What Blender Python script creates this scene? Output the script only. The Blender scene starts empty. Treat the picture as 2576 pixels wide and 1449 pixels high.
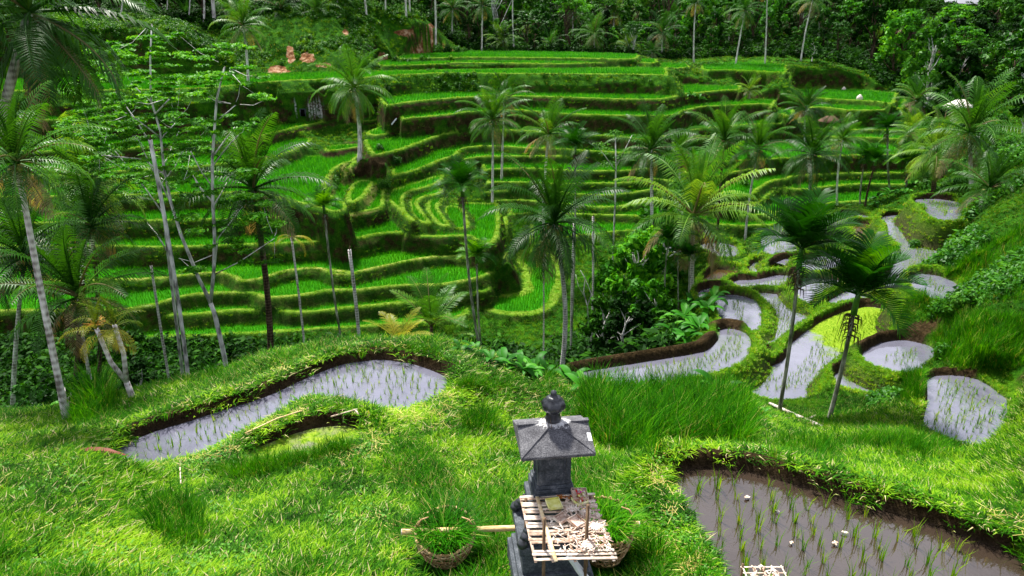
import bpy, bmesh, math, random
import numpy as np
from mathutils import Vector, Matrix, Euler
# ------------------------------------------------------------------ camera, sky, sun
SC = bpy.context.scene
COL = SC.collection
RAD = math.radians
FPX, PW, PH, PITCH, CAMZ = 1750.0, 2576.0, 1449.0, RAD(22.0), 30.0
CP, SP = math.cos(PITCH), math.sin(PITCH)
cam_d = bpy.data.cameras.new("camera")
cam = bpy.data.objects.new("camera", cam_d); COL.objects.link(cam)
cam.location = (0, 0, CAMZ); cam.rotation_euler = (RAD(90) - PITCH, 0, 0)
cam_d.sensor_fit = 'HORIZONTAL'; cam_d.sensor_width = 36.0; cam_d.lens = 36.0 * FPX / PW
cam_d.clip_start = 0.1; cam_d.clip_end = 6000
SC.camera = cam
SC.view_settings.view_transform = 'Standard'; SC.view_settings.look = 'None'
SC.view_settings.gamma = 1.0; SC.view_settings.exposure = 1.08
SC.cycles.use_denoising = True
SC.cycles.max_bounces = 6; SC.cycles.diffuse_bounces = 2; SC.cycles.glossy_bounces = 3
SC.cycles.transmission_bounces = 2; SC.cycles.transparent_max_bounces = 4
SC.cycles.caustics_reflective = False; SC.cycles.caustics_refractive = False
SC.cycles.use_adaptive_sampling = True; SC.cycles.adaptive_threshold = 0.02
SC.render.use_persistent_data = False

SUN_EL, SUN_AZ = RAD(60), RAD(332)      # azimuth of the sun, clockwise from +Y
world = bpy.data.worlds.new("World"); SC.world = world; world.use_nodes = True
wn, wl = world.node_tree.nodes, world.node_tree.links
wn.clear()
w_out = wn.new('ShaderNodeOutputWorld'); w_bg = wn.new('ShaderNodeBackground')
w_sky = wn.new('ShaderNodeTexSky'); w_sky.sky_type = 'NISHITA'; w_sky.sun_disc = False
w_sky.sun_elevation = SUN_EL; w_sky.sun_rotation = SUN_AZ
w_sky.air_density = 1.0; w_sky.dust_density = 1.5; w_sky.ozone_density = 1.5
w_tc = wn.new('ShaderNodeTexCoord'); w_map = wn.new('ShaderNodeMapping')
w_map.inputs['Scale'].default_value = (1.0, 1.0, 2.6)
w_no = wn.new('ShaderNodeTexNoise'); w_no.inputs['Scale'].default_value = 2.4
w_no.inputs['Detail'].default_value = 7; w_no.inputs['Roughness'].default_value = 0.55
w_cr = wn.new('ShaderNodeValToRGB')
w_cr.color_ramp.elements[0].position = 0.36; w_cr.color_ramp.elements[0].color = (0, 0, 0, 1)
w_cr.color_ramp.elements[1].position = 0.60; w_cr.color_ramp.elements[1].color = (1, 1, 1, 1)
w_mx = wn.new('ShaderNodeMix'); w_mx.data_type = 'RGBA'
w_mx.inputs['B'].default_value = (15.5, 15.8, 18.2, 1)
wl.new(w_tc.outputs['Generated'], w_map.inputs['Vector']); wl.new(w_map.outputs[0], w_no.inputs['Vector'])
wl.new(w_no.outputs['Fac'], w_cr.inputs[0]); wl.new(w_cr.outputs[0], w_mx.inputs['Factor'])
wl.new(w_sky.outputs[0], w_mx.inputs['A']); wl.new(w_mx.outputs['Result'], w_bg.inputs['Color'])
w_bg.inputs['Strength'].default_value = 0.036
wl.new(w_bg.outputs[0], w_out.inputs[0])
sun_d = bpy.data.lights.new("sun", 'SUN'); sun = bpy.data.objects.new("sun", sun_d); COL.objects.link(sun)
sun_d.energy = 5.0; sun_d.angle = RAD(5); sun_d.color = (1.0, 0.96, 0.88)
_sd = Vector((math.sin(SUN_AZ) * math.cos(SUN_EL), math.cos(SUN_AZ) * math.cos(SUN_EL), math.sin(SUN_EL)))
sun.rotation_euler = (-_sd).to_track_quat('-Z', 'Y').to_euler()

# ------------------------------------------------------------------ photo pixel (2576 x 1449) -> point helpers
# a traced outline is laid on the level it has in the place: at_h = that many metres below the eye, at_d = that many metres away
def ang_tan(py):
    return math.tan(PITCH + math.atan((py - PH / 2) / FPX))
def at_h(px, py, h):
    d = h / ang_tan(py)
    return ((px - PW / 2) / FPX * (d * CP + h * SP), d, CAMZ - h)
def at_d(px, py, d):
    h = d * ang_tan(py)
    return ((px - PW / 2) / FPX * (d * CP + h * SP), d, CAMZ - h)
def at_dh(px, d, h):
    return ((px - PW / 2) / FPX * (d * CP + h * SP), d, CAMZ - h)
# zoom windows the outlines were read from
ZW = {'D': (0, 0, 1), 'R1': (157.2, 0, .29296), 'R3': (1666.6, 0, .29296), 'R2': (817.6, 0, .34205), 'R4': (157.2, 377.3, .29296),
      'R5': (817.6, 377.3, .29296), 'R6': (1666.6, 377.3, .29296), 'RA': (157.2, 786.1, .4574), 'RC': (1572.3, 786.1, .4574),
      'RB': (974.8, 943.4, .349)}
def trace(*segs):
    """('R2', x,y, x,y, ..., 'R3', x,y ...) -> list of photo pixels"""
    out, w, buf = [], 'D', []
    for s in segs:
        if isinstance(s, str): w = s
        else:
            buf.append(s)
            if len(buf) == 2:
                x0, y0, k = ZW[w]; out.append((x0 + buf[0] * k, y0 + buf[1] * k)); buf = []
    return out

# ------------------------------------------------------------------ value noise (numpy)
_rs = np.random.RandomState(7)
_NT = _rs.rand(256, 256)
def vnoise(x, y, s=1.0, o=0):
    x = np.asarray(x, float) / s + 37.3 * o; y = np.asarray(y, float) / s + 91.7 * o
    xi = np.floor(x).astype(int); yi = np.floor(y).astype(int); fx = x - xi; fy = y - yi
    fx = fx * fx * (3 - 2 * fx); fy = fy * fy * (3 - 2 * fy)
    a = _NT[xi & 255, yi & 255]; b = _NT[(xi + 1) & 255, yi & 255]; c = _NT[xi & 255, (yi + 1) & 255]; d = _NT[(xi + 1) & 255, (yi + 1) & 255]
    return (a * (1 - fx) + b * fx) * (1 - fy) + (c * (1 - fx) + d * fx) * fy
def fnoise(x, y, s, n=3, o=0):
    t = 0; a = 0.5; w = 0
    for i in range(n):
        t = t + a * vnoise(x, y, s / 2 ** i, o + i); w += a; a *= 0.5
    return t / w
def sstep(a, b, x):
    t = np.clip((x - a) / (b - a), 0, 1); return t * t * (3 - 2 * t)
# ------------------------------------------------------------------ the land: one height field
# level patches, each: kind, metres below the eye, outline (closed) or lip (open: the level runs back from it to the hillside)
PATCH = []
def lip(h, back, *segs, **k): PATCH.append(dict(kind='rice', h=h, px=trace(*segs), back=back, **k))
def pad(h, *segs, **k): PATCH.append(dict(kind='rice', h=h, px=trace(*segs), back=None, **k))
def pond(h, *segs, **k): PATCH.append(dict(kind='pond', h=h, px=trace(*segs), back=None, **k))
# --- the big stair of terraces across the valley, from the top down
pad(7.0, 'R2', 500,437, 700,432, 1000,425, 1300,425, 1700,428, 2000,434, 2200,441, 2290,436, 2318,412, 2310,404, 1700,386, 1010,377, 560,412)
lip(7.5, 112, 'R2', 380,490, 620,484, 890,474, 900,462, 1200,463, 1500,472, 1800,474, 2000,466, 2300,460, 2440,470, 2440,446)
lip(8.15, (108,80), 'R1', -900,795, 0,785, 600,780, 1240,768, 1500,735, 1900,700, 2340,685, 'R2', 200,585, 400,570, 600,553, 900,541, 1300,546, 1700,548, 2000,550, 2300,553, 2480,556, 2524,562, 2510,538, br=.08, w=2.6)
pad(8.9, 'R2', 1940,600, 2200,612, 2420,600, 2530,572, 2520,560, 1960,585)
pad(8.4, 'R2', 2440,500, 2574,503, 'R3', 100,588, 220,585, 245,570, 200,555, 100,548, 0,546, 'R2', 2450,470)
lip(10.4, 104, 'R2', 410,790, 600,757, 900,730, 1150,713, 1500,712, 1900,725, 2200,736, 2450,738, 2574,720, 'R3', 180,812, 370,797, 500,785, 650,775, 672,790, br=.95)
lip(11.8, 100, 'R2', 530,888, 700,868, 900,845, 1100,826, 1400,812, 1600,830, 1800,846, 2100,855, 2400,858, 2574,850, 'R3', 200,945, 400,915, 700,905, 900,895, 960,925, br=.95)
lip(12.9, 98, 'R2', 1650,866, 1850,893, 2100,905, 2400,915, 'R3', 0,1050, 170,985, 400,960, 700,962, 1000,978, 1125,1015)
lip(13.9, 96, 'R2', 300,1165, 470,1130, 600,1095, 720,1050, 800,1015, 850,1000, 1000,972, 1100,962, 1400,962, 1700,985, 1900,1003, 2100,1003, 2400,1040, 'R3', 0,1180, 200,1130, 480,1095, 690,1080, 900,1072, 1240,1060, 1262,1040, br=.95)
lip(15.4, 96, 'R5', 560,240, 650,210, 760,185, 900,130, 1000,85, 1120,62, 'R2', 980,1105, 1100,1083, 1300,1080, 1500,1095, 1700,1100, 2000,1120, 2300,1135, 'R3', 220,1195, 480,1185, 920,1180, 1150,1170, 1500,1180, 2300,1210)
lip(16.1, 94, 'R5', 1160,90, 1190,75, 1400,65, 1700,58, 2100,65, 2576,66, 'R6', 0,110, 500,110, 1400,60, 2300,40)
lip(16.9, 92, 'R5', 1340,190, 1450,170, 1700,165, 1800,168, 2200,190, 2576,190, 'R6', 0,150, 300,225, 470,235, 620,200, 830,160, 1000,130, 1480,100, 2300,90)
lip(17.9, 90, 'R5', 1380,300, 1450,283, 1700,283, 2000,300, 2320,295, 2576,297, 'R6', 0,240, 300,370, 560,410, 760,398, 830,330, 960,268, 1080,258, 1090,235, 1480,208, 1900,205, 2280,205)
lip(18.7, 88, 'R5', 1330,385, 1500,360, 1700,352, 2000,372, 2270,395, 2576,395, 'R6', 0,330, 500,500, 800,480, 900,400, 1000,330, 1100,345, 1300,345, 1370,325, 1600,305, 1780,298, 2300,310)
lip(19.5, 84, 'R5', 1340,455, 1600,430, 2000,460, 2300,495, 2576,490, 'R6', 0,420, 600,580, 900,560, 1300,480, 1700,440, 2300,420)
lip(20.1, 80, 'R5', 1570,790, 1530,720, 1470,620, 1520,575, 1650,550, 1900,545, 2200,560, 2576,570, 'R6', 0,590, 560,662, 970,655, 1400,600, 2000,560)
lip(20.8, 76, 'R5', 1760,900, 1800,820, 2000,760, 2400,720, 2576,700, 'R6', 0,690, 400,740, 800,700)
# --- the fan of curved terraces left of the gully
pad(16.4, 'R5', 500,410, 560,360, 700,300, 850,258, 960,222, 1040,230, 960,300, 880,320, 760,350, 700,380, 670,440, 690,530, 790,625, 700,600, 620,500, 560,470, bund=.3)
pad(16.75, 'R5', 700,410, 740,385, 900,330, 1000,330, 1040,370, 860,405, 815,440, 800,480, 850,560, 950,655, 800,632, 725,560, bund=.3)
pad(17.05, 'R5', 850,470, 890,425, 1010,400, 1040,430, 985,470, 980,520, 1030,590, 1095,668, 960,655, 900,570, bund=.3)
pad(17.3, 'R5', 1000,520, 1060,470, 1200,500, 1250,640, 1190,690, 1080,668, 1040,600, bund=.3)
pad(17.52, 'R5', 715,620, 800,640, 970,665, 1200,665, 1215,735, 950,750, 715,742, bund=.3)
# --- left: the level with the white-stained retaining wall, and those under it
lip(10.6, (92,76), 'R1', -900,1050, 0,1040, 800,1010, 1400,960, 1500,940)
lip(12.8, (95,72), 'R1', -900,1310, 0,1310, 700,1280, 1620,1200, 1800,1150, 2100,1080, 2300,1045, 2540,1040, 'R2', 300,897, 400,885, 412,862, br=.95)
pad(13.4, 'R2', 290,992, 330,962, 480,920, 530,935, 512,975, 400,1002)
lip(13.9, (80,68), 'R4', -900,230, 0,230, 330,212, 520,188, 1100,160, 1500,110, 'R1', 1780,1370, 1950,1310, 2120,1240, 2135,1215)
pad(14.3, 'R2', 0,1125, 160,1100, 320,1075, 330,1055, 150,1062, 0,1080)
lip(14.9, (76,64), 'R4', -900,420, 0,410, 330,400, 930,390, 1500,370, 1750,380, 1980,455, 2150,482, 2320,548, 2440,520, 2430,450, 2290,400, 2262,330, 2300,200, 2420,120, 2576,85, 'R5', 130,215, 250,92, 300,60, br=.1)
pad(15.5, 'R5', 165,440, 230,300, 300,270, 380,268, 435,290, 400,330, 300,440, 240,470, bund=.3)
lip(16.2, (72,62), 'R4', -900,640, 0,640, 1000,612, 1700,600, 2320,552, 2576,548, 'R5', 60,550, 250,547, 420,522, 480,500, 520,470)
lip(17.5, (68,60), 'R4', -900,840, 0,835, 900,850, 1700,822, 2200,800, 2576,768, 'R5', 400,742, 660,716, 715,742, 950,752, 1210,738, 1300,800, 1440,820, 1500,740, br=.8)
lip(18.9, (64,56), 'R4', -900,1150, 0,1132, 850,1112, 1320,1058, 1480,1100, 1530,1138, 1650,1127, 1900,1045, 2100,1022, 2230,1032, 2340,1078, 2480,1060, 'R5', 0,1040, 60,1085, 250,1070, 500,1010, 800,950, 1000,920, 1150,915, 1300,935, 1480,952, 1570,930, 1560,880, 1500,830, yel=1)
lip(19.6, (58,54), 'R4', -900,1400, 0,1395, 500,1390, 820,1340, 960,1290, 1200,1247, 1500,1238, 1640,1240, 1720,1288, 1850,1285, 2200,1240, 'R5', 0,1225, 250,1218, 500,1190, 800,1175, 1000,1180, 1300,1120, 1450,1050, 1560,985, yel=.6)
lip(20.4, (54,52), 'D', -100,820, 157,812, 440,800, 650,782, 760,792, 900,775, 1000,768, 1120,760, 1180,740, 1235,735)
lip(21.2, (50,50), 'D', -100,862, 157,858, 440,850, 700,838, 900,822, 1050,815, 1180,800)
pad(21.6, 'R5', 1660,860, 1640,960, 1700,1060, 1705,1240, 1330,1250, 1310,1330, 1340,1372, 1500,1412, 1700,1432, 1870,1402, 1960,1350, 2030,1250, 2050,1100, 2040,960, 1950,900, 1800,850, bund=.6)
# --- second hill at the right
lip(8.7, 121, 'R3', 330,612, 600,605, 1000,625, 1060,640, yel=0)
lip(9.7, 117, 'R3', 480,662, 850,655, 1080,665, 1100,700, yel=0)
lip(12.0, 112, 'R3', 700,835, 840,820, 1080,822, 1350,850, 1650,865, 1900,880, 1990,915)
lip(12.7, 110, 'R3', 1250,940, 1330,925, 1420,927, 1650,960, 2060,940, 2080,925)
lip(13.4, 108, 'R3', 1320,970, 1640,967, 2100,990, 2130,975)
lip(14.2, 104, 'R3', 1250,1050, 1600,1032, 2150,1060)
lip(14.9, 100, 'R3', 1180,1112, 1700,1120, 2300,1130)
# --- flooded fields
pond(6.9, 'RA', 1660,278, 1560,288, 1450,330, 1320,385, 1220,440, 1080,495, 900,545, 700,610, 500,670, 330,740, 285,800, 380,862, 500,850, 700,800, 850,750, 1000,690, 1130,610, 1200,545, 1330,470, 1450,465, 1560,490, 1700,530, 1830,552, 'D', 1040,1032, 1088,1015, 1120,985, 1126,965, 1100,945, 1050,925, 1000,915, 950,909, water='clear', n=0)
pond(6.75, 'RA', 1040,810, 1110,745, 1250,690, 1400,645, 1550,635, 1650,680, 1610,725, 1400,775, 1250,805, 1100,822, water='algae', n=1)
pond(6.0, 'RC', 262,905, 400,890, 560,893, 700,908, 850,945, 1000,985, 1150,1030, 1300,1085, 1500,1140, 1700,1200, 1843,1245, 2300,1420, 2500,2000, 700,2000, 580,1600, 560,1440, 480,1300, 380,1150, 300,1020, water='mud', n=2)
pond(13.3, 'D', 1440,948, 1480,938, 1560,926, 1680,905, 1770,893, 1805,872, 1820,852, 1812,835, 1835,828, 1862,835, 1877,850, 1878,880, 1860,905, 1800,930, 1700,952, 1600,990, 1500,1010, 1440,1000, water='clear', n=3, mud=1)
pond(14.0, 'RC', 690,385, 780,350, 900,320, 960,285, 978,235, 990,195, 1010,178, 1060,132, 1150,78, 1290,10, 1380,-8, 1442,20, 1385,100, 1312,160, 1312,210, 1262,272, 1172,312, 1080,342, 1000,388, 950,432, 860,445, 760,432, water='part', n=4)
pond(13.2, 'RC', 1225,380, 1330,330, 1500,318, 1545,326, 1480,372, 1440,420, 1350,405, water='clear', n=5)
pond(12.7, 'RC', 1398,255, 1460,210, 1560,185, 1622,200, 1622,265, 1560,302, 1450,288, water='clear', n=6, mud=1)
pond(10.8, 'RC', 1690,360, 1690,440, 1680,540, 1655,640, 1720,690, 2000,760, 2100,500, 1960,380, 1843,352, water='clear', n=7)
pond(14.3, 'D', 1828,752, 1850,752, 1876,762, 1878,800, 1870,828, 1845,800, water='clear', n=8)
pond(14.5, 'D', 1916,748, 1986,752, 2003,790, 2000,822, 1960,852, 1922,888, 1900,890, 1945,842, 1932,800, water='clear', n=9)
pond(14.8, 'R6', 655,1150, 900,1140, 1080,1090, 1100,1150, 1060,1242, 900,1242, 760,1232, 695,1210, water='clear', n=10)
pond(14.3, 'R6', 1245,1170, 1400,1130, 1565,1160, 1545,1222, 1450,1302, 1380,1332, 1290,1300, 1240,1230, water='clear', n=11)
pond(14.1, 'R6', 1520,1330, 1650,1260, 1790,1195, 1800,1300, 1700,1345, 1580,1362, water='clear', n=12)
pond(15.1, 'R6', 685,1110, 820,1060, 850,1000, 900,985, 990,1008, 1000,1030, 900,1080, 780,1115, water='clear', n=13)
pond(15.1, 'R6', 1000,1045, 1080,960, 1182,965, 1172,990, 1100,1022, 1060,1062, water='clear', n=14)
pond(14.9, 'R6', 1280,1010, 1270,980, 1400,940, 1500,930, 1450,985, 1350,1015, water='clear', n=15)
pond(15.5, 'R6', 930,750, 1050,760, 1062,860, 1010,902, 960,902, 938,830, water='clear', n=16)
pond(15.5, 'R6', 380,820, 560,820, 582,900, 520,912, 450,862, water='clear', n=17)
pond(15.7, 'R6', 80,850, 160,820, 280,862, 270,892, 100,877, water='clear', n=18)
pond(15.8, 'R6', 1430,610, 1520,608, 1512,662, 1440,652, water='clear', n=19)
pond(15.8, 'R6', 1565,562, 1695,565, 1692,592, 1600,602, water='clear', n=20)
pond(15.0, 'R6', 1650,640, 1780,660, 1960,700, 1910,800, 1800,795, 1740,730, water='brown', n=21)
pond(13.6, 'R6', 1955,592, 2060,580, 2250,600, 2310,700, 2385,800, 2325,920, 2270,1002, 2200,1052, 2130,1112, 2040,1172, 1988,1162, 2080,1080, 2102,950, 2152,900, 2122,820, 2032,730, 2040,660, water='clear', n=22)
pond(11.6, 'R6', 2250,1098, 2350,1108, 2455,1190, 2435,1262, 2330,1242, 2268,1182, water='clear', n=23)
pond(12.0, 'R6', 2250,445, 2340,440, 2475,448, 2465,560, 2422,602, 2370,552, 2340,495, water='part2', n=24)
pond(14.7, 'R6', 390,1240, 500,1208, 522,1240, 500,1292, 430,1302, water='clear', n=25)
pond(15.1, 'R6', 430,1112, 570,1030, 582,1110, 540,1152, 440,1162, water='brown', n=26)
pond(14.2, 'RC', 730,262, 770,258, 800,285, 770,298, 732,298, water='clear', n=27)

def world_poly(p):
    pts = [at_h(x, y, p['h']) for x, y in p['px']]
    W = np.array([(a, b) for a, b, _ in pts])
    n_lip = len(W)
    if p['back']:
        u0 = W[0, 0] / W[0, 1]; u1 = W[-1, 0] / W[-1, 1]; b = p['back']
        bl = b
        if isinstance(b, tuple): b, bl = b
        if p['px'][0][0] < 0: u0 -= .4
        ub = [(u1 * b, b), (u0 * bl, bl)]
        W = np.vstack([W, ub])
        W = np.vstack([W]) if p['px'][0][0] >= 0 else np.vstack([W, [(u0 * W[0, 1], W[0, 1])]])
    return W, n_lip
def smooth_poly(W, closed=True, it=2):
    P = W
    for _ in range(it):
        Q = np.roll(P, -1, 0); a = P * .75 + Q * .25; b = P * .25 + Q * .75
        P = np.stack([a, b], 1).reshape(-1, 2)
    return P
def sdist(px, py, P):
    """signed distance, positive inside the closed polygon P"""
    inside = np.zeros(px.shape, bool); dm = np.full(px.shape, 1e9)
    n = len(P)
    for i in range(n):
        ax, ay = P[i]; bx, by = P[(i + 1) % n]
        dx, dy = bx - ax, by - ay; L = dx * dx + dy * dy
        if L < 1e-12: continue
        t = np.clip(((px - ax) * dx + (py - ay) * dy) / L, 0, 1)
        ex = px - ax - t * dx; ey = py - ay - t * dy
        np.minimum(dm, ex * ex + ey * ey, out=dm)
        if ay != by:
            c = ((ay > py) != (by > py)) & (px < (bx - ax) * (py - ay) / (by - ay) + ax)
            inside ^= c
    d = np.sqrt(dm)
    return np.where(inside, d, -d)

# control points of the ground between the levels: (photo x, photo y, metres below) or (x, 'd', distance, below)
CTL = [(-200,1449,5.2),(100,1449,5.3),(600,1449,5.5),(1000,1449,5.7),(1300,1440,5.8),(1700,1449,5.9),
 (400,1310,6.1),(230,1190,5.9),(60,1200,5.9),(370,1230,6.4),(700,1280,6.2),(1000,1250,6.4),(1200,1150,6.7),(1500,1250,6.3),(1650,1300,6.0),(1200,1030,7.1),(1000,1090,6.75),(500,1230,6.55),
 (157,1085,7.2),(335,1015,7.3),(460,975,7.25),(575,950,7.2),(668,905,7.1),(860,868,7.1),(1100,868,7.3),(1250,910,7.6),(1400,960,7.9),(1300,1000,7.5),(1450,1060,7.8),
 (1600,1100,8.0),(1500,1130,7.4),(1900,1120,8.4),(1700,1050,8.7),(1850,1010,9.6),(1700,1165,7.1),(2000,1170,7.2),(2400,1262,6.6),(2200,1150,8.2),(2000,1060,11.2),(1960,1090,10.0),(2100,1060,11.3),(2200,1085,10.2),(2300,1110,9.2),(2450,1150,8.3),(2200,1030,11.6),
 (2330,980,11.3),(2300,900,12.4),(2400,850,10.4),(2330,860,11.5),(2480,900,10.0),(2240,800,13.2),(2300,760,12.4),(2400,780,11.0),(2400,650,11.2),(2460,560,10.6),(2600,600,9.0),(2600,900,8.8),
 (1860,640,15.0),(1920,690,14.9),(1930,800,14.0),(1780,700,15.3),(1790,760,15.2),(1980,620,15.0),(2150,620,14.8),(2280,520,14.2),(2200,500,15.5),(2380,470,12.5),
 (200,'d',19,12.5),(200,'d',28,19),(700,'d',19,12),(700,'d',28,18.5),(1100,'d',19,12),(1100,'d',28,19),(1380,'d',19,11.8),(1380,'d',27,17),(1380,'d',38,20.5),(-400,'d',20,12),(-400,'d',36,19),
 (200,'d',38,21),(700,'d',39,21.5),(1100,'d',40,22),(1600,'d',34,18),(1600,'d',46,20),(1750,'d',38,16),(1790,'d',50,18),(1780,'d',30,14.2),
 (2000,'d',62,17.5),(2300,'d',60,14.5),(2400,'d',50,12),(2500,'d',70,12.5),(2700,'d',60,9),
 # the knoll with the sandy scars behind the top terraces
 (560,'d',104,4.5),(700,'d',108,2.5),(850,'d',112,0.2),(1000,'d',116,0.8),(1080,'d',117,2.6),(1130,'d',118,5.0),(1165,'d',120,6.6),(950,'d',109,5.5),(820,'d',102,5.5),(720,'d',100,7.2),(620,'d',97,7.4),(500,'d',92,5.0),(350,'d',88,4.0),(200,'d',85,4.0),(0,'d',80,4.0),(450,'d',100,2.2),(300,'d',98,2.0),
 (1200,'d',126,7.2),(1300,'d',128,7.4),(1500,'d',126,7.8),(1700,'d',126,8.4),
 (1300,'d',160,5),(1500,'d',160,5),(900,'d',150,0),(500,'d',140,1),(200,'d',130,1),(1300,'d',220,-12),(900,'d',220,-14),(400,'d',220,-14),(-300,'d',220,-14),
 (1800,'d',125,8.3),(1900,'d',128,8.0),(2050,'d',122,8.0),(2150,'d',114,9.4),(2250,'d',108,12.2),(2060,'d',112,9.0),(1800,'d',170,4),(2100,'d',165,4),(2300,'d',140,9.5),(2400,'d',120,12),(2400,'d',100,13),
 (2100,'d',220,-8),(2400,'d',190,5.5),(2350,'d',230,3),(2600,'d',160,8),(2700,'d',110,8),(2700,'d',240,0),(1700,'d',230,-12),(2300,'d',95,15),(2450,'d',85,13.5)]
CW = []
for c in CTL:
    CW.append(at_dh(c[0], c[2], c[3]) if c[1] == 'd' else at_h(*c))
for p in PATCH:
    W, nl = world_poly(p); p['W'] = W
    k = max(1, nl // 8)
    for i in range(0, nl, k):
        CW.append((W[i, 0], W[i, 1], CAMZ - p['h'] - (0.25 if p['kind'] == 'rice' else -.15)))
CW = np.array(CW)
def to_uv(x, y): return np.stack([np.asarray(x) / np.asarray(y) * 1.6, np.log(y)], -1)
def tps_fit(P, z, lam):
    n = len(P); r2 = ((P[:, None] - P[None]) ** 2).sum(-1)
    K = np.where(r2 > 0, .5 * r2 * np.log(r2 + 1e-20), 0) + lam * np.eye(n)
    A = np.zeros((n + 3, n + 3)); A[:n, :n] = K; A[:n, n] = 1; A[:n, n + 1:] = P; A[n:, :n] = A[:n, n:].T
    return np.linalg.solve(A, np.r_[z, 0, 0, 0])
_uv = to_uv(CW[:, 0], CW[:, 1])
_tw = tps_fit(_uv, CW[:, 2], 3e-4)
def tps_eval(Q):
    out = np.empty(len(Q))
    for i in range(0, len(Q), 4000):
        q = Q[i:i + 4000]; r2 = ((q[:, None] - _uv[None]) ** 2).sum(-1)
        out[i:i + 4000] = (np.where(r2 > 0, .5 * r2 * np.log(r2 + 1e-20), 0)) @ _tw[:-3] + _tw[-3] + q @ _tw[-2:]
    return out
NU, NL = 1200, 1300
U = np.linspace(-1.12, 1.12, NU); LK = np.array([math.log(3.3), math.log(16), math.log(42), math.log(116), math.log(262.0)]); SK = np.array([0, .24, .41, .92, 1.0])
LL = np.interp(np.linspace(0, 1, NL), SK, LK)   # rows lie closest where the terraces are
cu, cl = np.linspace(U[0], U[-1], 130), np.interp(np.linspace(0, 1, 150), SK, LK)
cg = tps_eval(np.stack(np.meshgrid(cu * 1.6, cl), -1).reshape(-1, 2)).reshape(150, 130)
def bil(g, u, l, u0, u1, l0, l1):
    nl, nu = g.shape[:2]
    fu = np.clip((u - u0) / (u1 - u0) * (nu - 1), 0, nu - 1.001); fl = np.clip(np.interp(l, LK, SK) * (nl - 1), 0, nl - 1.001)
    iu = fu.astype(int); il = fl.astype(int); a = fu - iu; b = fl - il
    if g.ndim == 3: a = a[..., None]; b = b[..., None]
    return (g[il, iu] * (1 - a) + g[il, iu + 1] * a) * (1 - b) + (g[il + 1, iu] * (1 - a) + g[il + 1, iu + 1] * a) * b
GU, GL = np.meshgrid(U, LL)
GY = np.exp(GL); GX = GU * GY
Z = bil(cg, GU, GL, U[0], U[-1], LL[0], LL[-1])
Z = np.clip(Z, CAMZ - 25.5, CAMZ + 30)
amp = np.clip(GY * .012, .05, .9)
Z += (fnoise(GX, GY, 3.0, 3) - .5) * amp * .9 + (fnoise(GX, GY, .7, 2, 5) - .5) * np.clip(GY * .004, .05, .25)
RICE = np.zeros_like(Z); LIP = np.zeros_like(Z); SOIL = np.zeros_like(Z); SAND = np.zeros_like(Z); YEL = np.zeros_like(Z); MUD = np.zeros_like(Z); NEARP = np.zeros_like(Z); NOG = np.zeros_like(Z)
# narrow grassy ledges part way down the taller walls
LEDGE = {8.15: ((.8, .9), (1.5, 1.9)), 10.4: ((.75, .55),), 11.8: ((.5, .45),), 12.9: ((.5, .4),), 13.9: ((.75, .55),), 12.8: ((.6, .5),), 17.5: ((.75, .5),), 14.9: ((.6, .5),), 18.9: ((.35, .4),), 16.2: ((.6, .45),), 19.5: ((.35, .35),)}
for p in list(PATCH):
    if p['kind'] == 'rice' and p['back'] and p['h'] in LEDGE:
        for dh, dy in LEDGE[p['h']]:
            W2 = p['W'].copy(); W2[:, 1] -= dy; W2[:, 0] *= W2[:, 1] / (W2[:, 1] + dy)
            PATCH.append(dict(kind='rice', h=p['h'] + dh, px=p['px'], back=p['back'], W=W2, ledge=1, bund=9, br=.35, yel=0, w=.35))
wob = (fnoise(GX, GY, 2.2, 2, 3) - .5)
wob2 = (fnoise(GX, GY, .6, 2, 9) - .5)
order = sorted([p for p in PATCH if p['kind'] == 'rice'], key=lambda p: -p['h']) + sorted([p for p in PATCH if p['kind'] == 'pond'], key=lambda p: -p['h'])
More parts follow.
